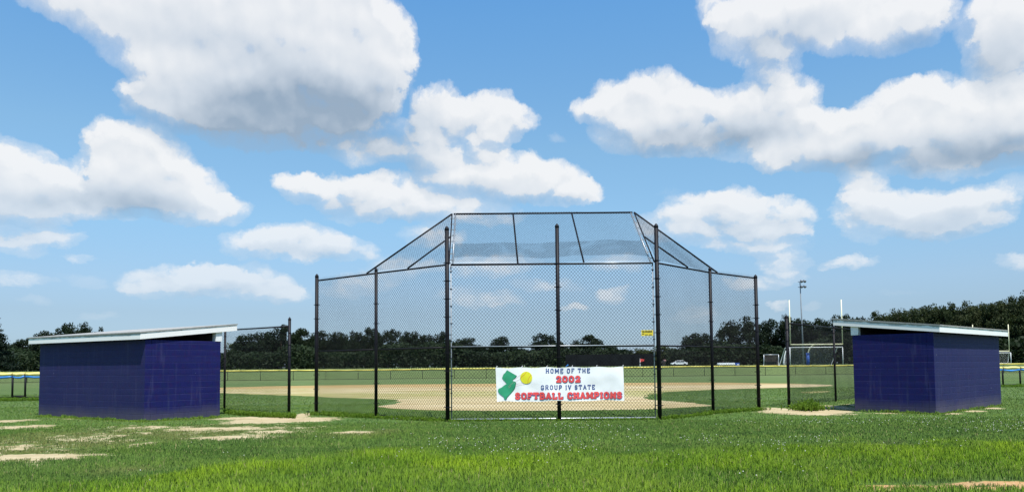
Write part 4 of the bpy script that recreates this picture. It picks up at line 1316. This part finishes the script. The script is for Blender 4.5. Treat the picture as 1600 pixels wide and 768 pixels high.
mb = MB(); mb.tube((pA.x, pA.y, HF - .1), (pB.x, pB.y, HF - .1), .03, 6); mb.build('rail', M['black_pipe'], of)
chain_link('chain_link_mesh', [(pA.x, pA.y, .02), (pB.x, pB.y, .02), (pB.x, pB.y, HF), (pA.x, pA.y, HF)], .13, .14, .010, M['black_wire'], of, seg=5, bulge=0)

# ------------------------------------------------------------------ padded sideline fences
def pad_fence(px0, px1, Y0, Y1, posts, ztop, label, gate=None):
    a = Vector((xat(px0, Y0), Y0)); b = Vector((xat(px1, Y1), Y1))
    t = thing('padded_fence', label, 'fence', (a.x, a.y, 0))
    d = (b - a); L = d.length; d.normalize()
    def q(px):
        k = (px - px0) / (px1 - px0); return a.lerp(b, k)
    for px in posts:
        p = q(px); mb = MB(); mb.tube((p.x, p.y, -.1), (p.x, p.y, ztop), .055, 10); mb.build('post', M['black_pipe'], t, smooth=True)
    k = 0; i = 0
    edges = [0.0]
    pk = sorted([(q(px) - a).length for px in posts])
    edges = [0.0] + [x for x in pk if 0 < x < L] + [L]
    for e0, e1 in zip(edges[:-1], edges[1:]):
        n_ = max(3, int((e1 - e0) / .25))
        pts = []; ptb = []
        for i in range(n_ + 1):
            s_ = e0 + .04 + (e1 - e0 - .08) * i / n_
            p = a + d * s_
            pts.append((p.x, p.y - .02, ztop - .05 - .015 * math.sin(i * 1.9)))
            ptb.append((p.x, p.y - .03, ztop - .16 - .05 * (rnd.random() ** 2) - .05 * math.sin(math.pi * i / n_)))
        mb = MB(); mb.path(pts, .085, 10); mb.build('yellow_padding', M['yellow_pad'], t, smooth=True)
        mb = MB(); mb.path(ptb, [.055 + .02 * rnd.random() for _ in ptb], 8); mb.build('blue_padding', M['blue_pad'], t, smooth=True)
    mb = MB(); mb.tube((a.x, a.y, .08), (b.x, b.y, .08), .03, 8)
    if gate:
        p0, p1 = q(gate[0]), q(gate[1]); mb.tube((p0.x, p0.y, .12), (p1.x, p1.y, .12), .055, 8)
    mb.build('rail', M['black_pipe'], t, smooth=True)
    chain_link('chain_link_mesh', [(a.x, a.y + .06, .05), (b.x, b.y + .06, .05), (b.x, b.y + .06, ztop - .1), (a.x, a.y + .06, ztop - .1)], .1, .11, .006, M['black_wire'], t, seg=4, bulge=.01)
pad_fence(-70, 120, 43.6, 43.6, (-60, -25, 19, 39, 88), 1.42, 'low fence with yellow and blue padding beyond the left dugout', (19, 39))
pad_fence(1500, 1700, 50.0, 50.0, (1510, 1540, 1567.5, 1594.5, 1622, 1655), 1.22, 'low fence with yellow and blue padding beyond the right dugout')

# ------------------------------------------------------------------ things beyond the fence
def footgoal(pxl, pxr, ybar_l, ytop, pxpost, D, base, label, pad):
    xl_, xr_ = xat(pxl, D, 3), xat(pxr, D, 3)
    zb_ = at((pxl + pxr) / 2, ybar_l, D).z; zt = at((pxl + pxr) / 2, ytop, D).z
    xm = (xl_ + xr_) / 2
    t = thing('football_goalpost', label, 'goalpost', (xm, D, base), group='football goalposts')
    for x in (xl_, xr_):
        mb = MB(); mb.tube((x, D, zb_ - .06), (x, D, zt), .075, 8); mb.build('upright', M['cream_paint'], t, smooth=True)
    mb = MB(); mb.tube((xl_, D, zb_), (xr_, D, zb_), .085, 8); mb.build('crossbar', M['cream_paint'], t, smooth=True)
    xp = xat(pxpost, D, 1)
    pts = [(xp, D + .8, base - .1), (xp, D + .8, zb_ - 1.7)]
    for i in range(1, 9):
        k = i / 8 * math.pi / 2
        pts.append((xp + (xm - xp) * (1 - math.cos(k)) , D + .8 * (1 - (1 - math.cos(k))), zb_ - 1.7 + 1.7 * math.sin(k)))
    mb = MB(); mb.path(pts, .10, 8); mb.build('gooseneck', M['cream_paint'], t, smooth=True)
    if pad:
        mb = MB(); mb.path([(xp, D + .8, base + .05), (xp, D + .8, base + 1.9)], .24, 12); mb.build('post_pad', M['bin_blue'], t, smooth=True)
    return t
footgoal(1235.5, 1317, 537.5, 468, 1266, 110.0, BERM, 'cream football goalpost with a blue pad behind the right dugout fence', True)
footgoal(1521.5, 1577.3, 548.2, 506.5, 1549, 152.0, BERM, 'cream football goalpost rising over the right dugout roof', True)

def soccer(x0, x1, D, z0, h, dx, dy, label, cat='soccer goal', name='soccer_goal', frame='white_paint', net='net', r_=.06, panel=None, pitch=.16, nw=.010):
    t = thing(name, label, cat, ((x0 + x1) / 2, D, z0))
    for x in (x0, x1):
        mb = MB(); mb.tube((x, D, z0 - .05), (x, D, z0 + h), r_, 8); mb.build('goal_post', M[frame], t, smooth=True)
        mb = MB(); mb.path([(x, D, z0 + h - .02), (x + dx * .42, D + dy * .42, z0 + h - .06), (x + dx, D + dy, z0 + .05), (x, D, z0 + .05)], r_ * .8, 7); mb.build('side_frame', M[frame], t, smooth=True)
    mb = MB(); mb.tube((x0, D, z0 + h), (x1, D, z0 + h), r_, 8); mb.build('crossbar', M[frame], t, smooth=True)
    mb = MB(); mb.tube((x0 + dx, D + dy, z0 + .05), (x1 + dx, D + dy, z0 + .05), r_ * .8, 8); mb.build('ground_bar', M[frame], t, smooth=True)
    chain_link('goal_net', [(x0 + dx, D + dy, z0 + .05), (x1 + dx, D + dy, z0 + .05), (x1 + dx * .42, D + dy * .42, z0 + h - .06), (x0 + dx * .42, D + dy * .42, z0 + h - .06)], pitch, pitch, nw, M[net], t, seg=9, bulge=0)
    return t
D = 109.0
x0, x1 = xat(1235, D, 1), xat(1317.5, D, 1)
zt = at(1275, 542, D).z
soccer(x0, x1, D, BERM * .9, zt - BERM * .9, -.95, 2.0, 'white soccer goal under the cream goalpost behind the right dugout fence')
D = 148.0
x0, x1 = xat(1515, D, 1), xat(1580, D, 1)
zt = at(1580, 550.5, D).z
soccer(x0, x1, D, BERM, zt - BERM, .75, 2.2, 'white soccer goal beyond the padded fence, right of the right dugout')
D = 122.0
x0, x1 = xat(1194, D, 1), xat(1217, D, 1)
zt = at(1205, 553.5, D).z
soccer(x0, x1, D, BERM, zt - BERM, .15, .7, 'small grey framed rebound net with dark netting', 'net', 'rebound_net', 'galvanised', 'brown_net', .045, pitch=.11, nw=.035)
# folded side panel of white netting beside the goal
D = 112.0
pn = thing('folded_goal', 'narrow white goal frame turned edge on beside the soccer goal', 'soccer goal', (xat(1227, D, 1), D, BERM))
pts = [(1225.2, 571.5), (1224.6, 566), (1225.6, 556), (1228, 548), (1229.6, 546), (1230.4, 548), (1230, 571.5)]
q = [at(a, b, D) for a, b in pts]
mb = MB(); mb.path([(v.x, D, max(v.z, BERM)) for v in q], .085, 7); mb.build('goal_frame', M['white_paint'], pn, smooth=True)
chain_link('goal_net', [(q[1].x, D + .1, BERM + .05), (q[5].x, D + .1, BERM + .05), (q[5].x, D + .1, q[5].z), (q[3].x, D + .1, q[3].z)], .12, .12, .02, M['net'], pn, seg=9, bulge=0)

# light pole
D = 178.0
xb_ = xat(1256, D, 1); xt = at(1250, 440, D)
lp = thing('light_pole', 'tall thin floodlight pole rising over the trees', 'light pole', (xb_, D, BERM))
mb = MB(); mb.path([(xb_, D, BERM - .2), (xb_ * .5 + xt.x * .5, D, (xt.z + BERM) / 2), (xt.x, D, xt.z)], [.2, .15, .11], 10); mb.build('pole', M['pole_grey'], lp, smooth=True)
for zz in (0.1, -1.15):
    mb = MB(); mb.box((xt.x + .25, D, xt.z + zz - .1), (1.5, .14, .12)); arm = mb.build('cross_arm', M['lamp_metal'], lp)
    for dx in (.1, .85):
        mb = MB(); c = Vector((xt.x + dx, D - .3, xt.z + zz + .1))
        mb.path([c + Vector((-.12, .1, .16)), c + Vector((-.02, -.05, .02)), c + Vector((.14, -.32, -.26))], [.10, .20, .32], 10)
        mb.build('floodlight', M['lamp_metal'], arm, smooth=True)

# corner flag
D = 140.0
x = xat(1000.2, D, 1); zt = at(1000, 560, D).z
cf = thing('flag', 'small red flag on a thin white pole beyond the outfield fence', 'flag', (x, D, BERM))
mb = MB(); mb.tube((x, D, BERM - .1), (x, D, zt + .05), .045, 6); mb.build('pole', M['white_paint'], cf)
mb = MB()
vs = []
for i in range(7):
    k = i / 6
    for z in (zt, zt - .62 * (1 - k * .5)):
        vs.append((x + k * .75, D + .08 * math.sin(k * 6), z - .05 * k))
vs += [(a, b + .01, c) for a, b, c in vs]
fs = [(i * 2, i * 2 + 2, i * 2 + 3, i * 2 + 1) for i in range(6)] + [(14 + i * 2, 14 + i * 2 + 1, 14 + i * 2 + 3, 14 + i * 2 + 2) for i in range(6)]
mb.add(vs, fs); mb.build('cloth', M['red_cloth'], cf)

# dark windscreen fence at the back of the field
D = 214.0
xa_, xb2 = xat(884, D, 1), xat(1024, D, 1)
zt = at(950, 553, D).z
wf = thing('windscreen_fence', 'tall dark mesh windscreen fence at the foot of the far trees', 'fence', ((xa_ + xb2) / 2, D, BERM))
nP = 9
for i in range(nP):
    x = xa_ + (xb2 - xa_) * i / (nP - 1)
    mb = MB(); mb.tube((x, D, BERM - .1), (x, D, zt + .05), .05, 6); mb.build('post', M['black_pipe'], wf)
mb = MB(); mb.box(((xa_ + xb2) / 2, D + .12, (BERM + zt) / 2), (xb2 - xa_, .03, zt - BERM)); mb.build('windscreen', M['windscreen'], wf)

def house(px0, px1, ytop, D, label, wallm, roofm, name, cat):
    x0, x1 = xat(px0, D, 2), xat(px1, D, 2); zt = at((px0 + px1) / 2, ytop, D).z
    t = thing(name, label, cat, ((x0 + x1) / 2, D, BERM))
    eave = BERM + (zt - BERM) * .55; dp = 7.0
    mb = MB(); mb.box(((x0 + x1) / 2, D + dp / 2, (BERM + eave) / 2 - .1), (x1 - x0, dp, eave - BERM + .2)); mb.build('wall', M[wallm], t)
    mb = MB(); o_ = .35
    poly = [(D - o_, eave - .05), (D + dp / 2, zt), (D + dp + o_, eave - .05), (D + dp + o_, eave - .22), (D - o_, eave - .22)]
    mb.prism(poly, lambda p: (x0 - o_, p[0], p[1]), lambda p: (x1 + o_, p[0], p[1])); mb.build('roof', M[roofm], t)
    n_ = max(2, int((x1 - x0) / 2.2))
    for i in range(n_):
        x = x0 + (x1 - x0) * (i + .5) / n_
        mb = MB(); mb.box((x, D - .02, BERM + (eave - BERM) * .55), (.8, .05, (eave - BERM) * .5)); mb.build('window', M['dark_glass'], t)
    return t
house(1042, 1079, 561.0, 222, 'low building with a dull pink roof at the foot of the trees', 'pink_wall', 'roof_red', 'building', 'building')
house(1121, 1131, 561.5, 236, 'tiny pale pink house half hidden among the far trees', 'white_paint', 'roof_red', 'house', 'house')

# parked white car
D = 205.0
x = xat(1061, D, 1)
car = thing('parked_car', 'white car parked beside the low pink building', 'car', (x, D, BERM))
prof = [(-2.1, .35), (-2.15, .75), (-1.2, .92), (-.6, 1.42), (.95, 1.45), (1.55, .98), (2.1, .88), (2.15, .35)]
mb = MB(); mb.prism(prof, lambda p: (x + p[0], D - .85, BERM + p[1]), lambda p: (x + p[0], D + .85, BERM + p[1])); mb.build('body', M['car_white'], car, bevel=.05)
for w0, w1 in ((-.95, .1), (.2, 1.2)):
    mb = MB(); mb.box((x + (w0 + w1) / 2, D - .86, BERM + 1.15), (w1 - w0, .03, .36)); mb.build('window', M['dark_glass'], car)
for dx in (-1.35, 1.35):
    mb = MB(); mb.tube((x + dx, D - .9, BERM + .33), (x + dx, D - .68, BERM + .33), .33, 14); mb.build('wheel', M['rubber'], car)

# covered team bench and a blue bin
D = 165.0
x0, x1 = xat(1122, D, 1), xat(1148, D, 1)
zt = at(1135, 567.0, D).z
tb = thing('team_bench', 'long white covered team bench at the edge of the far field', 'bench', ((x0 + x1) / 2, D, BERM))
n_ = 10
mb = MB()
for i in range(n_):
    a0, a1 = x0 + (x1 - x0) * i / n_, x0 + (x1 - x0) * (i + 1) / n_
    am = (a0 + a1) / 2
    mb.prism([(a0, zt - .15), (am, zt + .12), (a1, zt - .15), (a1, zt - .32), (a0, zt - .32)], lambda p: (p[0], D - .6, p[1]), lambda p: (p[0], D + .9, p[1]))
mb.build('canopy', M['white_paint'], tb)
mb = MB(); mb.box(((x0 + x1) / 2, D + .3, BERM + .42), (x1 - x0 - .2, .4, .08)); mb.build('seat', M['white_paint'], tb)
for i in range(4):
    x = x0 + .1 + (x1 - x0 - .2) * i / 3
    mb = MB(); mb.tube((x, D + .5, BERM - .05), (x, D + .5, zt - .2), .04, 6); mb.build('leg', M['galvanised'], tb)
x = xat(1151, D, 1)
bn = thing('equipment_bin', 'blue and white equipment bin beside the covered bench', 'bin', (x, D - .4, BERM))
hb = at(1151, 566.0, D).z - BERM
mb = MB(); mb.box((x, D - .4, BERM + hb * .35), (.8, .7, hb * .7)); mb.build('body', M['bin_blue'], bn, bevel=.03)
mb = MB(); mb.box((x, D - .4, BERM + hb * .82), (.86, .76, hb * .2)); mb.build('lid', M['bin_blue'], bn, bevel=.03)
mb = MB(); mb.box((x + .1, D - .765, BERM + hb * .38), (.4, .02, hb * .35)); mb.build('panel', M['white_paint'], bn)

# ------------------------------------------------------------------ trees
def crown_mesh(name, H, W, rng, mt, nclump=44, per=70, leaf=.5, z0=.12, gaps=0.0, topw=1.0, cr=(1.0, 1.9), fill=.42):
    """leaf clumps spread through the crown's volume; every leaf is its own small face"""
    cs = []
    while len(cs) < nclump:
        p = rng.normal(size=3); p /= np.linalg.norm(p)
        p *= rng.random() ** fill
        z = (z0 + (1 - z0) * (0.5 + 0.5 * p[2]))
        wz = (1 - 0.35 * (1 - topw) * z) * (0.75 + 0.5 * rng.random() * 0.5)
        q = np.array([p[0] * W / 2 * wz, p[1] * W / 2 * wz, z * H])
        if gaps and rng.random() < gaps and abs(p[2]) < .5: continue
        cs.append(q)
    cs = np.array(cs)
    n = nclump * per
    ci = np.repeat(np.arange(nclump), per)
    rad = rng.uniform(cr[0], cr[1], nclump) * (W / 11.0)
    d = rng.normal(size=(n, 3)); d /= np.linalg.norm(d, axis=1)[:, None]
    rr = (0.55 + 0.5 * rng.random(n)) * rad[ci]
    pos = cs[ci] + d * rr[:, None] * np.array([1, 1, .8])
    # leaf quads, normals mostly outward
    nr = d + 0.75 * rng.normal(size=(n, 3)); nr /= np.linalg.norm(nr, axis=1)[:, None]
    a = np.cross(nr, rng.normal(size=(n, 3))); a /= np.linalg.norm(a, axis=1)[:, None]
    b = np.cross(nr, a)
    s = leaf * (0.5 + 0.8 * rng.random(n))[:, None]
    v = np.stack([pos - a * s * .5, pos - b * s * .32, pos + a * s * .5 + nr * s * .1, pos + b * s * .32], 1)
    f = np.arange(n * 4)
    clt = rng.random(nclump)
    t = np.clip(clt[ci] * .75 + rng.random(n) * .4 - .1, 0, 1)
    me_o = np_mesh(name, v.reshape(-1, 3), f, np.full(n, 4), mt, attrs={'tint': np.repeat(t, 4)})
    return me_o, cs
def trunk_mesh(H, W, rng, cs, r_=.28):
    mb = MB()
    top = H * .72
    bend = rng.normal(size=2) * .35
    pts = [(0, 0, -.4), (bend[0] * .3, bend[1] * .3, H * .25), (bend[0], bend[1], H * .5), (bend[0] * 1.4, bend[1] * 1.4, top)]
    mb.path(pts, [r_ * 1.25, r_, r_ * .7, r_ * .3], 8)
    pick = rng.permutation(len(cs))[:9]
    for i in pick:
        c = cs[i]; z = max(H * .16, min(top * .9, c[2] * .65))
        k = z / top
        s = (bend[0] * 1.4 * k, bend[1] * 1.4 * k, z)
        m_ = ((s[0] + c[0]) * .5, (s[1] + c[1]) * .5, (z + c[2]) * .5 + .3)
        mb.path([s, m_, tuple(c)], [r_ * .42, r_ * .28, r_ * .1], 6)
    return mb
PROTO = {}
def proto(kind, seed, **kw):
    rng = np.random.default_rng(seed)
    mt = kw.pop('mt'); H, W = kw.pop('H'), kw.pop('W')
    o, cs = crown_mesh('crown', H, W, rng, mt, **kw)
    tr = trunk_mesh(H, W, rng, cs).build('trunk', M['bark'], None, smooth=True)
    for q in (o, tr): COL.objects.unlink(q)
    PROTO.setdefault(kind, []).append((o, tr, H, W))
for s_ in range(4):
    proto('round', 100 + s_, mt=M['leaf_far'], H=12, W=11, nclump=120, per=85, leaf=.56, z0=.04, cr=(1.0, 1.6), fill=.34)
for s_ in range(3):
    proto('open', 120 + s_, mt=M['leaf_far'], H=13, W=12, nclump=60, per=95, leaf=.58, z0=.22, gaps=.45, cr=(1.0, 1.6))
for s_ in range(4):
    proto('wood', 140 + s_, mt=M['leaf_right'], H=14, W=10, nclump=130, per=95, leaf=.52, z0=.02, cr=(1.0, 1.8), fill=.36)
for s_ in range(2):
    proto('light', 160 + s_, mt=M['leaf_light'], H=9, W=9, nclump=50, per=100, leaf=.60, z0=.03)
TREE_GROUP = 'trees of the wood beyond the ball field'
tcount = [0]
def tree(px, ytop, wpx, D, kind, label, ybase=None):
    lst = PROTO[kind]; o, tr, H, W = lst[tcount[0] % len(lst)]; tcount[0] += 1
    x = xat(px, D, 5); zt = at(px, ytop, D).z
    t = thing('broadleaf_tree', label, 'tree', (x, D, BERM), group=TREE_GROUP)
    h = zt - BERM; w_ = wpx * D / F
    c = o.copy(); COL.objects.link(c); c.parent = t
    b = tr.copy(); COL.objects.link(b); b.parent = t
    t.scale = (w_ / W * .98, w_ / W * .98, h / H * .97)
    t.rotation_euler = (0, 0, rnd.random() * 6.28)
    return t
TREES = [
 # left of and behind the left dugout
 (8, 534, 46, 262, 'round', 'dark tree at the left edge behind the padded fence'),
 (36, 527, 44, 270, 'round', 'dark tree over the yellow padding, just left of the left dugout'),
 (72, 515, 46, 268, 'round', 'tree showing over the left end of the left dugout roof'),
 (104, 502, 46, 272, 'round', 'tallest tree above the left dugout roof'),
 (131, 505, 34, 276, 'open', 'narrower tree above the left dugout roof, beside the tallest one'),
 (155, 513, 30, 290, 'open', 'tip of a tree just clearing the left dugout roof'),
 (205, 530, 60, 280, 'round', 'tree wholly behind the left dugout roof, near its middle'),
 (262, 534, 60, 284, 'round', 'tree behind the right half of the left dugout'),
 (318, 536, 56, 282, 'round', 'tree behind the raised end of the left dugout roof'),
 # between left dugout and centre
 (361, 537, 34, 262, 'light', 'lighter green tree just right of the left dugout'),
 (384, 520, 50, 258, 'round', 'broad dark tree seen through the left dugout fence'),
 (412, 516, 44, 262, 'round', 'dark tree behind the middle of the left dugout fence'),
 (440, 506, 46, 266, 'open', 'tall tree behind the gate post of the left dugout fence'),
 (470, 511, 46, 262, 'round', 'dark tree filling the gate gap left of the backstop'),
 (500, 515, 44, 264, 'round', 'tree behind the outer post of the left backstop wing'),
 (530, 516, 42, 262, 'round', 'tree behind the outer panel of the left backstop wing, beside its outer post'),
 (557, 515, 40, 266, 'round', 'tree in the middle of the outer left wing panel'),
 (582, 510, 38, 268, 'round', 'pointed tree behind the middle post of the left backstop wing'),
 (613, 513, 50, 258, 'open', 'round crowned open tree with sky gaps behind the inner left wing panel'),
 (640, 515, 40, 264, 'round', 'tree right of the open round one behind the inner left wing panel'),
 (664, 520, 40, 262, 'round', 'lower tree behind the inner left wing panel, near the tall post'),
 (690, 517, 40, 266, 'open', 'tree behind the tall left post of the backstop'),
 # centre
 (728, 526, 56, 250, 'round', 'flat domed tree at the left of the centre panel'),
 (754, 541, 40, 270, 'round', 'low tree in the dip beside the flat domed tree'),
 (783, 523, 40, 256, 'round', 'round dark tree standing alone above the banner\'s left end'),
 (812, 542, 44, 272, 'round', 'low tree between the two tall trees over the banner'),
 (850, 519, 48, 252, 'round', 'tall dark tree just left of the centre post'),
 (874, 532, 36, 262, 'round', 'tree behind the centre post of the backstop'),
 (900, 532, 30, 262, 'open', 'small tree right of the centre post, left shoulder of the tall dome'),
 (922, 522, 50, 252, 'round', 'tall domed tree between the centre post and the yellow sign'),
 (948, 537, 44, 264, 'round', 'tree sloping down to the right of the tall dome'),
 (978, 544, 46, 268, 'round', 'low dark tree left of the yellow sign'),
 (1004, 542, 40, 240, 'light', 'light olive tree below the yellow sign'),
 (1034, 541, 40, 240, 'light', 'light olive tree behind the tall right post of the backstop'),
 # right wing
 (1052, 541, 34, 244, 'light', 'light olive tree right of the tall right post'),
 (1090, 518, 60, 226, 'round', 'wide dark dome behind the inner right wing panel'),
 (1116, 530, 44, 236, 'open', 'tree behind the middle post of the right backstop wing'),
 (1142, 502, 52, 224, 'open', 'open tree with sky gaps behind the outer right wing panel'),
 (1172, 496, 60, 222, 'open', 'tall wide tree behind the outer post of the right backstop wing'),
 (1204, 497, 48, 226, 'open', 'thin leaved tree over the rebound net'),
 (1231, 493, 40, 222, 'open', 'tree behind the left upright of the near goalpost'),
 (1256, 496, 44, 224, 'round', 'dark tree behind the floodlight pole'),
 (1284, 495, 46, 222, 'round', 'dark tree between the near goalpost\'s uprights'),
 (1318, 488, 48, 214, 'round', 'tree behind the right upright of the near goalpost'),
 (1342, 492, 40, 220, 'round', 'tree over the left end of the right dugout roof'),
 (1374, 484, 48, 196, 'wood', 'leafy tree over the right dugout, first of the high wood'),
 (1402, 480, 46, 192, 'wood', 'leafy tree in the high wood over the left half of the right dugout roof'),
 (1428, 476, 46, 190, 'wood', 'leafy tree in the high wood left of the dugout\'s near corner'),
 (1456, 473, 46, 190, 'wood', 'leafy tree in the high wood above the near corner of the right dugout'),
 (1483, 471, 48, 188, 'wood', 'leafy tree in the high wood over the right half of the right dugout roof'),
 (1510, 469, 46, 186, 'wood', 'leafy tree behind the left upright of the far goalpost'),
 (1537, 468, 46, 186, 'wood', 'leafy tree between the far goalpost\'s uprights'),
 (1562, 466, 44, 182, 'wood', 'leafy tree behind the right upright of the far goalpost'),
 (1586, 460, 48, 180, 'wood', 'tall leafy tree at the right edge above the padded fence'),
 (1612, 452, 52, 178, 'wood', 'tallest leafy tree, cut by the right edge of the photo'),
]
for row in TREES: tree(*row)
# a second rank of the wood, lower, that closes the gaps behind
back = []
for px, yt in ((20,545),(60,540),(95,530),(400,532),(430,530),(455,525),(485,528),(515,530),(545,530),(570,532),(600,536),(630,534),(655,536),(680,536),(705,545),(740,548),(768,550),(800,550),(835,546),(862,546),(890,548),(935,546),(962,551),(990,552),(1020,551),(1070,546),(1104,545),(1128,546),(1160,535),(1190,536),(1218,530),(1244,520),(1270,518),(1300,514),(1330,504),(1358,498),(1388,488),(1416,485),(1444,481),(1470,478),(1498,476),(1524,474),(1550,474),(1575,470),(1600,464)):
    D_ = 300 if px < 1040 else (262 if px < 1350 else 230)
    tree(px, yt, 52, D_, 'round' if px < 1350 else 'wood', 'tree in the unbroken rear rank of the wood behind the nearer trees')

# conifer at the left edge
def conifer(px, ytop, D, label):
    x = xat(px, D, 5); zt = at(px, ytop, D).z
    t = thing('pine_tree', label, 'tree', (x, D, BERM))
    H = zt - BERM; rng = np.random.default_rng(77)
    mb = MB(); mb.path([(x, D, BERM - .3), (x, D, zt)], [.32, .05], 8); 
    V, T = [], []
    for i in range(30):
        k = i / 30; z = BERM + H * (.12 + .86 * k); R_ = 4.4 * (1 - k) ** .8 + .3
        for j in range(6):
            an = rng.random() * 6.28; e = (x + math.cos(an) * R_, D + math.sin(an) * R_, z + .25 * R_ * rng.normal() * .3 - .1 * R_)
            mb.path([(x, D, z), e], [.06, .015], 5)
            n_ = int(60 * R_ / 3) + 20
            kk = rng.random(n_) ** .7
            p = np.array([x, D, z])[None] + (np.array(e) - np.array([x, D, z]))[None] * kk[:, None] + rng.normal(size=(n_, 3)) * np.array([.3, .3, .14])
            a = rng.normal(size=(n_, 3)); a /= np.linalg.norm(a, axis=1)[:, None]
            b = np.cross(a, rng.normal(size=(n_, 3))); b /= np.linalg.norm(b, axis=1)[:, None]
            s = .30 * (.5 + rng.random(n_))[:, None]
            V.append(np.stack([p - a * s, p - b * s * .3, p + a * s, p + b * s * .3], 1).reshape(-1, 3)); T.append(np.repeat(rng.random(n_), 4))
    mb.build('trunk', M['bark'], t, smooth=True)
    V = np.concatenate(V) - np.array([x, D, BERM]); T = np.concatenate(T)
    np_mesh('crown', V, np.arange(len(V)), np.full(len(V) // 4, 4), M['leaf_pine'], t, attrs={'tint': T})
conifer(-26, 478, 118, 'pine tree whose branch tips reach in at the left edge')

# undergrowth at the foot of the wood
rng = np.random.default_rng(31)
n = 60000
pxs = rng.uniform(-60, 1680, n)
Ds = np.where(pxs < 1040, rng.uniform(238, 252, n), np.where(pxs < 1350, rng.uniform(210, 222, n), rng.uniform(172, 182, n)))
xs = (pxs - 800) / F * Ds
hh = (2.6 + 7.5 * fbm(xs, Ds * 0, .12, 4, 41)) * np.where((pxs > 870) & (pxs < 1130), .75, 1)
zs = BERM + hh * rng.random(n) ** .8
nr = rng.normal(size=(n, 3)) + np.array([0, -.6, .6]); nr /= np.linalg.norm(nr, axis=1)[:, None]
a = np.cross(nr, rng.normal(size=(n, 3))); a /= np.linalg.norm(a, axis=1)[:, None]; b = np.cross(nr, a)
s = (.55 + .6 * rng.random(n))[:, None]
pos = np.stack([xs, Ds, zs], 1)
v = np.stack([pos - a * s * .5, pos - b * s * .35, pos + a * s * .5, pos + b * s * .35], 1).reshape(-1, 3)
tt = np.clip(fbm(xs, zs, .25, 3, 44) * 1.2 - .1 + .3 * rng.random(n), 0, 1)
ug = np_mesh('undergrowth', v, np.arange(n * 4), np.full(n, 4), M['leaf_far'], attrs={'tint': np.repeat(tt, 4)})
tag(ug, 'dark brushy undergrowth along the foot of the wood', 'undergrowth', kind='stuff')

# ------------------------------------------------------------------ weeds along the fences
def weeds(name, pts, label, cat, hmin, hmax, seed, kind=None, leaf=.035):
    rng = np.random.default_rng(seed)
    V, Fc, S, T = [], [], [], []
    nb = 0
    for (x, y, dens) in pts:
        h0 = hmin + (hmax - hmin) * dens
        for _ in range(3):
            an = rng.random() * 6.28; h = h0 * (.5 + .6 * rng.random()); ln = h * .4 * rng.random()
            dx, dy = math.cos(an) * ln, math.sin(an) * ln
            w_ = .012
            wx, wy_ = -math.sin(an) * w_, math.cos(an) * w_
            V += [(x - wx, y - wy_, 0), (x + wx, y + wy_, 0), (x + dx * .5 + wx, y + dy * .5 + wy_, h * .6), (x + dx * .5 - wx, y + dy * .5 - wy_, h * .6), (x + dx, y + dy, h)]
            Fc += [nb, nb + 1, nb + 2, nb + 3, nb + 3, nb + 2, nb + 4]; S += [4, 3]; t_ = rng.random(); T += [t_] * 5; nb += 5
            for _k in range(2):
                k = .25 + .75 * rng.random(); c = np.array([x + dx * k, y + dy * k, h * k])
                a = rng.normal(size=3); a[2] = abs(a[2]) * .5; a /= np.linalg.norm(a)
                b = np.cross(a, rng.normal(size=3)); b /= np.linalg.norm(b)
                s = leaf * (.6 + rng.random())
                V += [tuple(c), tuple(c + a * s + b * s * .45), tuple(c + a * s * 2.1), tuple(c + a * s - b * s * .45)]
                Fc += [nb, nb + 1, nb + 2, nb + 3]; S += [4]; T += [min(1, t_ * .7 + .4 * rng.random())] * 4; nb += 4
    o = np_mesh(name, np.array(V), Fc, S, M['weed'], attrs={'tint': T})
    return tag(o, label, cat, kind=kind)
pts = []
def line_pts(x0, y0, x1, y1, n, spread, dens, front=True):
    for _ in range(n):
        k = rnd.random()
        pts.append((x0 + (x1 - x0) * k + rnd.gauss(0, spread), y0 + (y1 - y0) * k - abs(rnd.gauss(0, spread)) + .05, dens * (.3 + 1.2 * vnoise(np.array([k * 9.]), np.array([x0]))[0])))
line_pts(wl2, Y2l, wl1, Y1l, 420, .22, .55); line_pts(wl1, Y1l, xl, YB, 330, .16, .35)
line_pts(wr2, Y2r, wr1, Y1r, 380, .20, .45); line_pts(wr1, Y1r, xr, YB, 330, .15, .45)
line_pts(xl, YB, xr, YB, 300, .12, .12)
p0, p1 = gnd(-40, 626), gnd(64, 625)
line_pts(p0.x, p0.y, p1.x, p1.y, 500, .5, .9)
p0, p1 = gnd(1560, 604), gnd(1640, 602)
line_pts(p0.x, p0.y, p1.x, p1.y, 400, .6, .9)
p0, p1 = gnd(352, 651), gnd(459, 654)
for _ in range(900):
    k = rnd.random(); q = gnd(350 + 112 * k, 645 + 8.5 * k ** .5 - rnd.random() * 3.5 * 1)
    pts.append((q.x, q.y, .35 + .4 * rnd.random()))
weeds('weeds', pts, 'bright green weeds and long grass along the fence bases', 'weeds', .05, .19, 9, 'stuff', leaf=.022)
pts = []
for _ in range(170):
    q = gnd(1262 + rnd.gauss(0, 13), 640.5 + rnd.gauss(0, .7)); k = max(0, 1 - abs(q.x - gnd(1258, 640).x) / .6)
    pts.append((q.x, q.y, .25 + .75 * k * rnd.random()))
weeds('weed_plant', pts, 'bushy green weed clump at the foot of the right dugout fence post', 'weed', .10, .46, 10, leaf=.035)
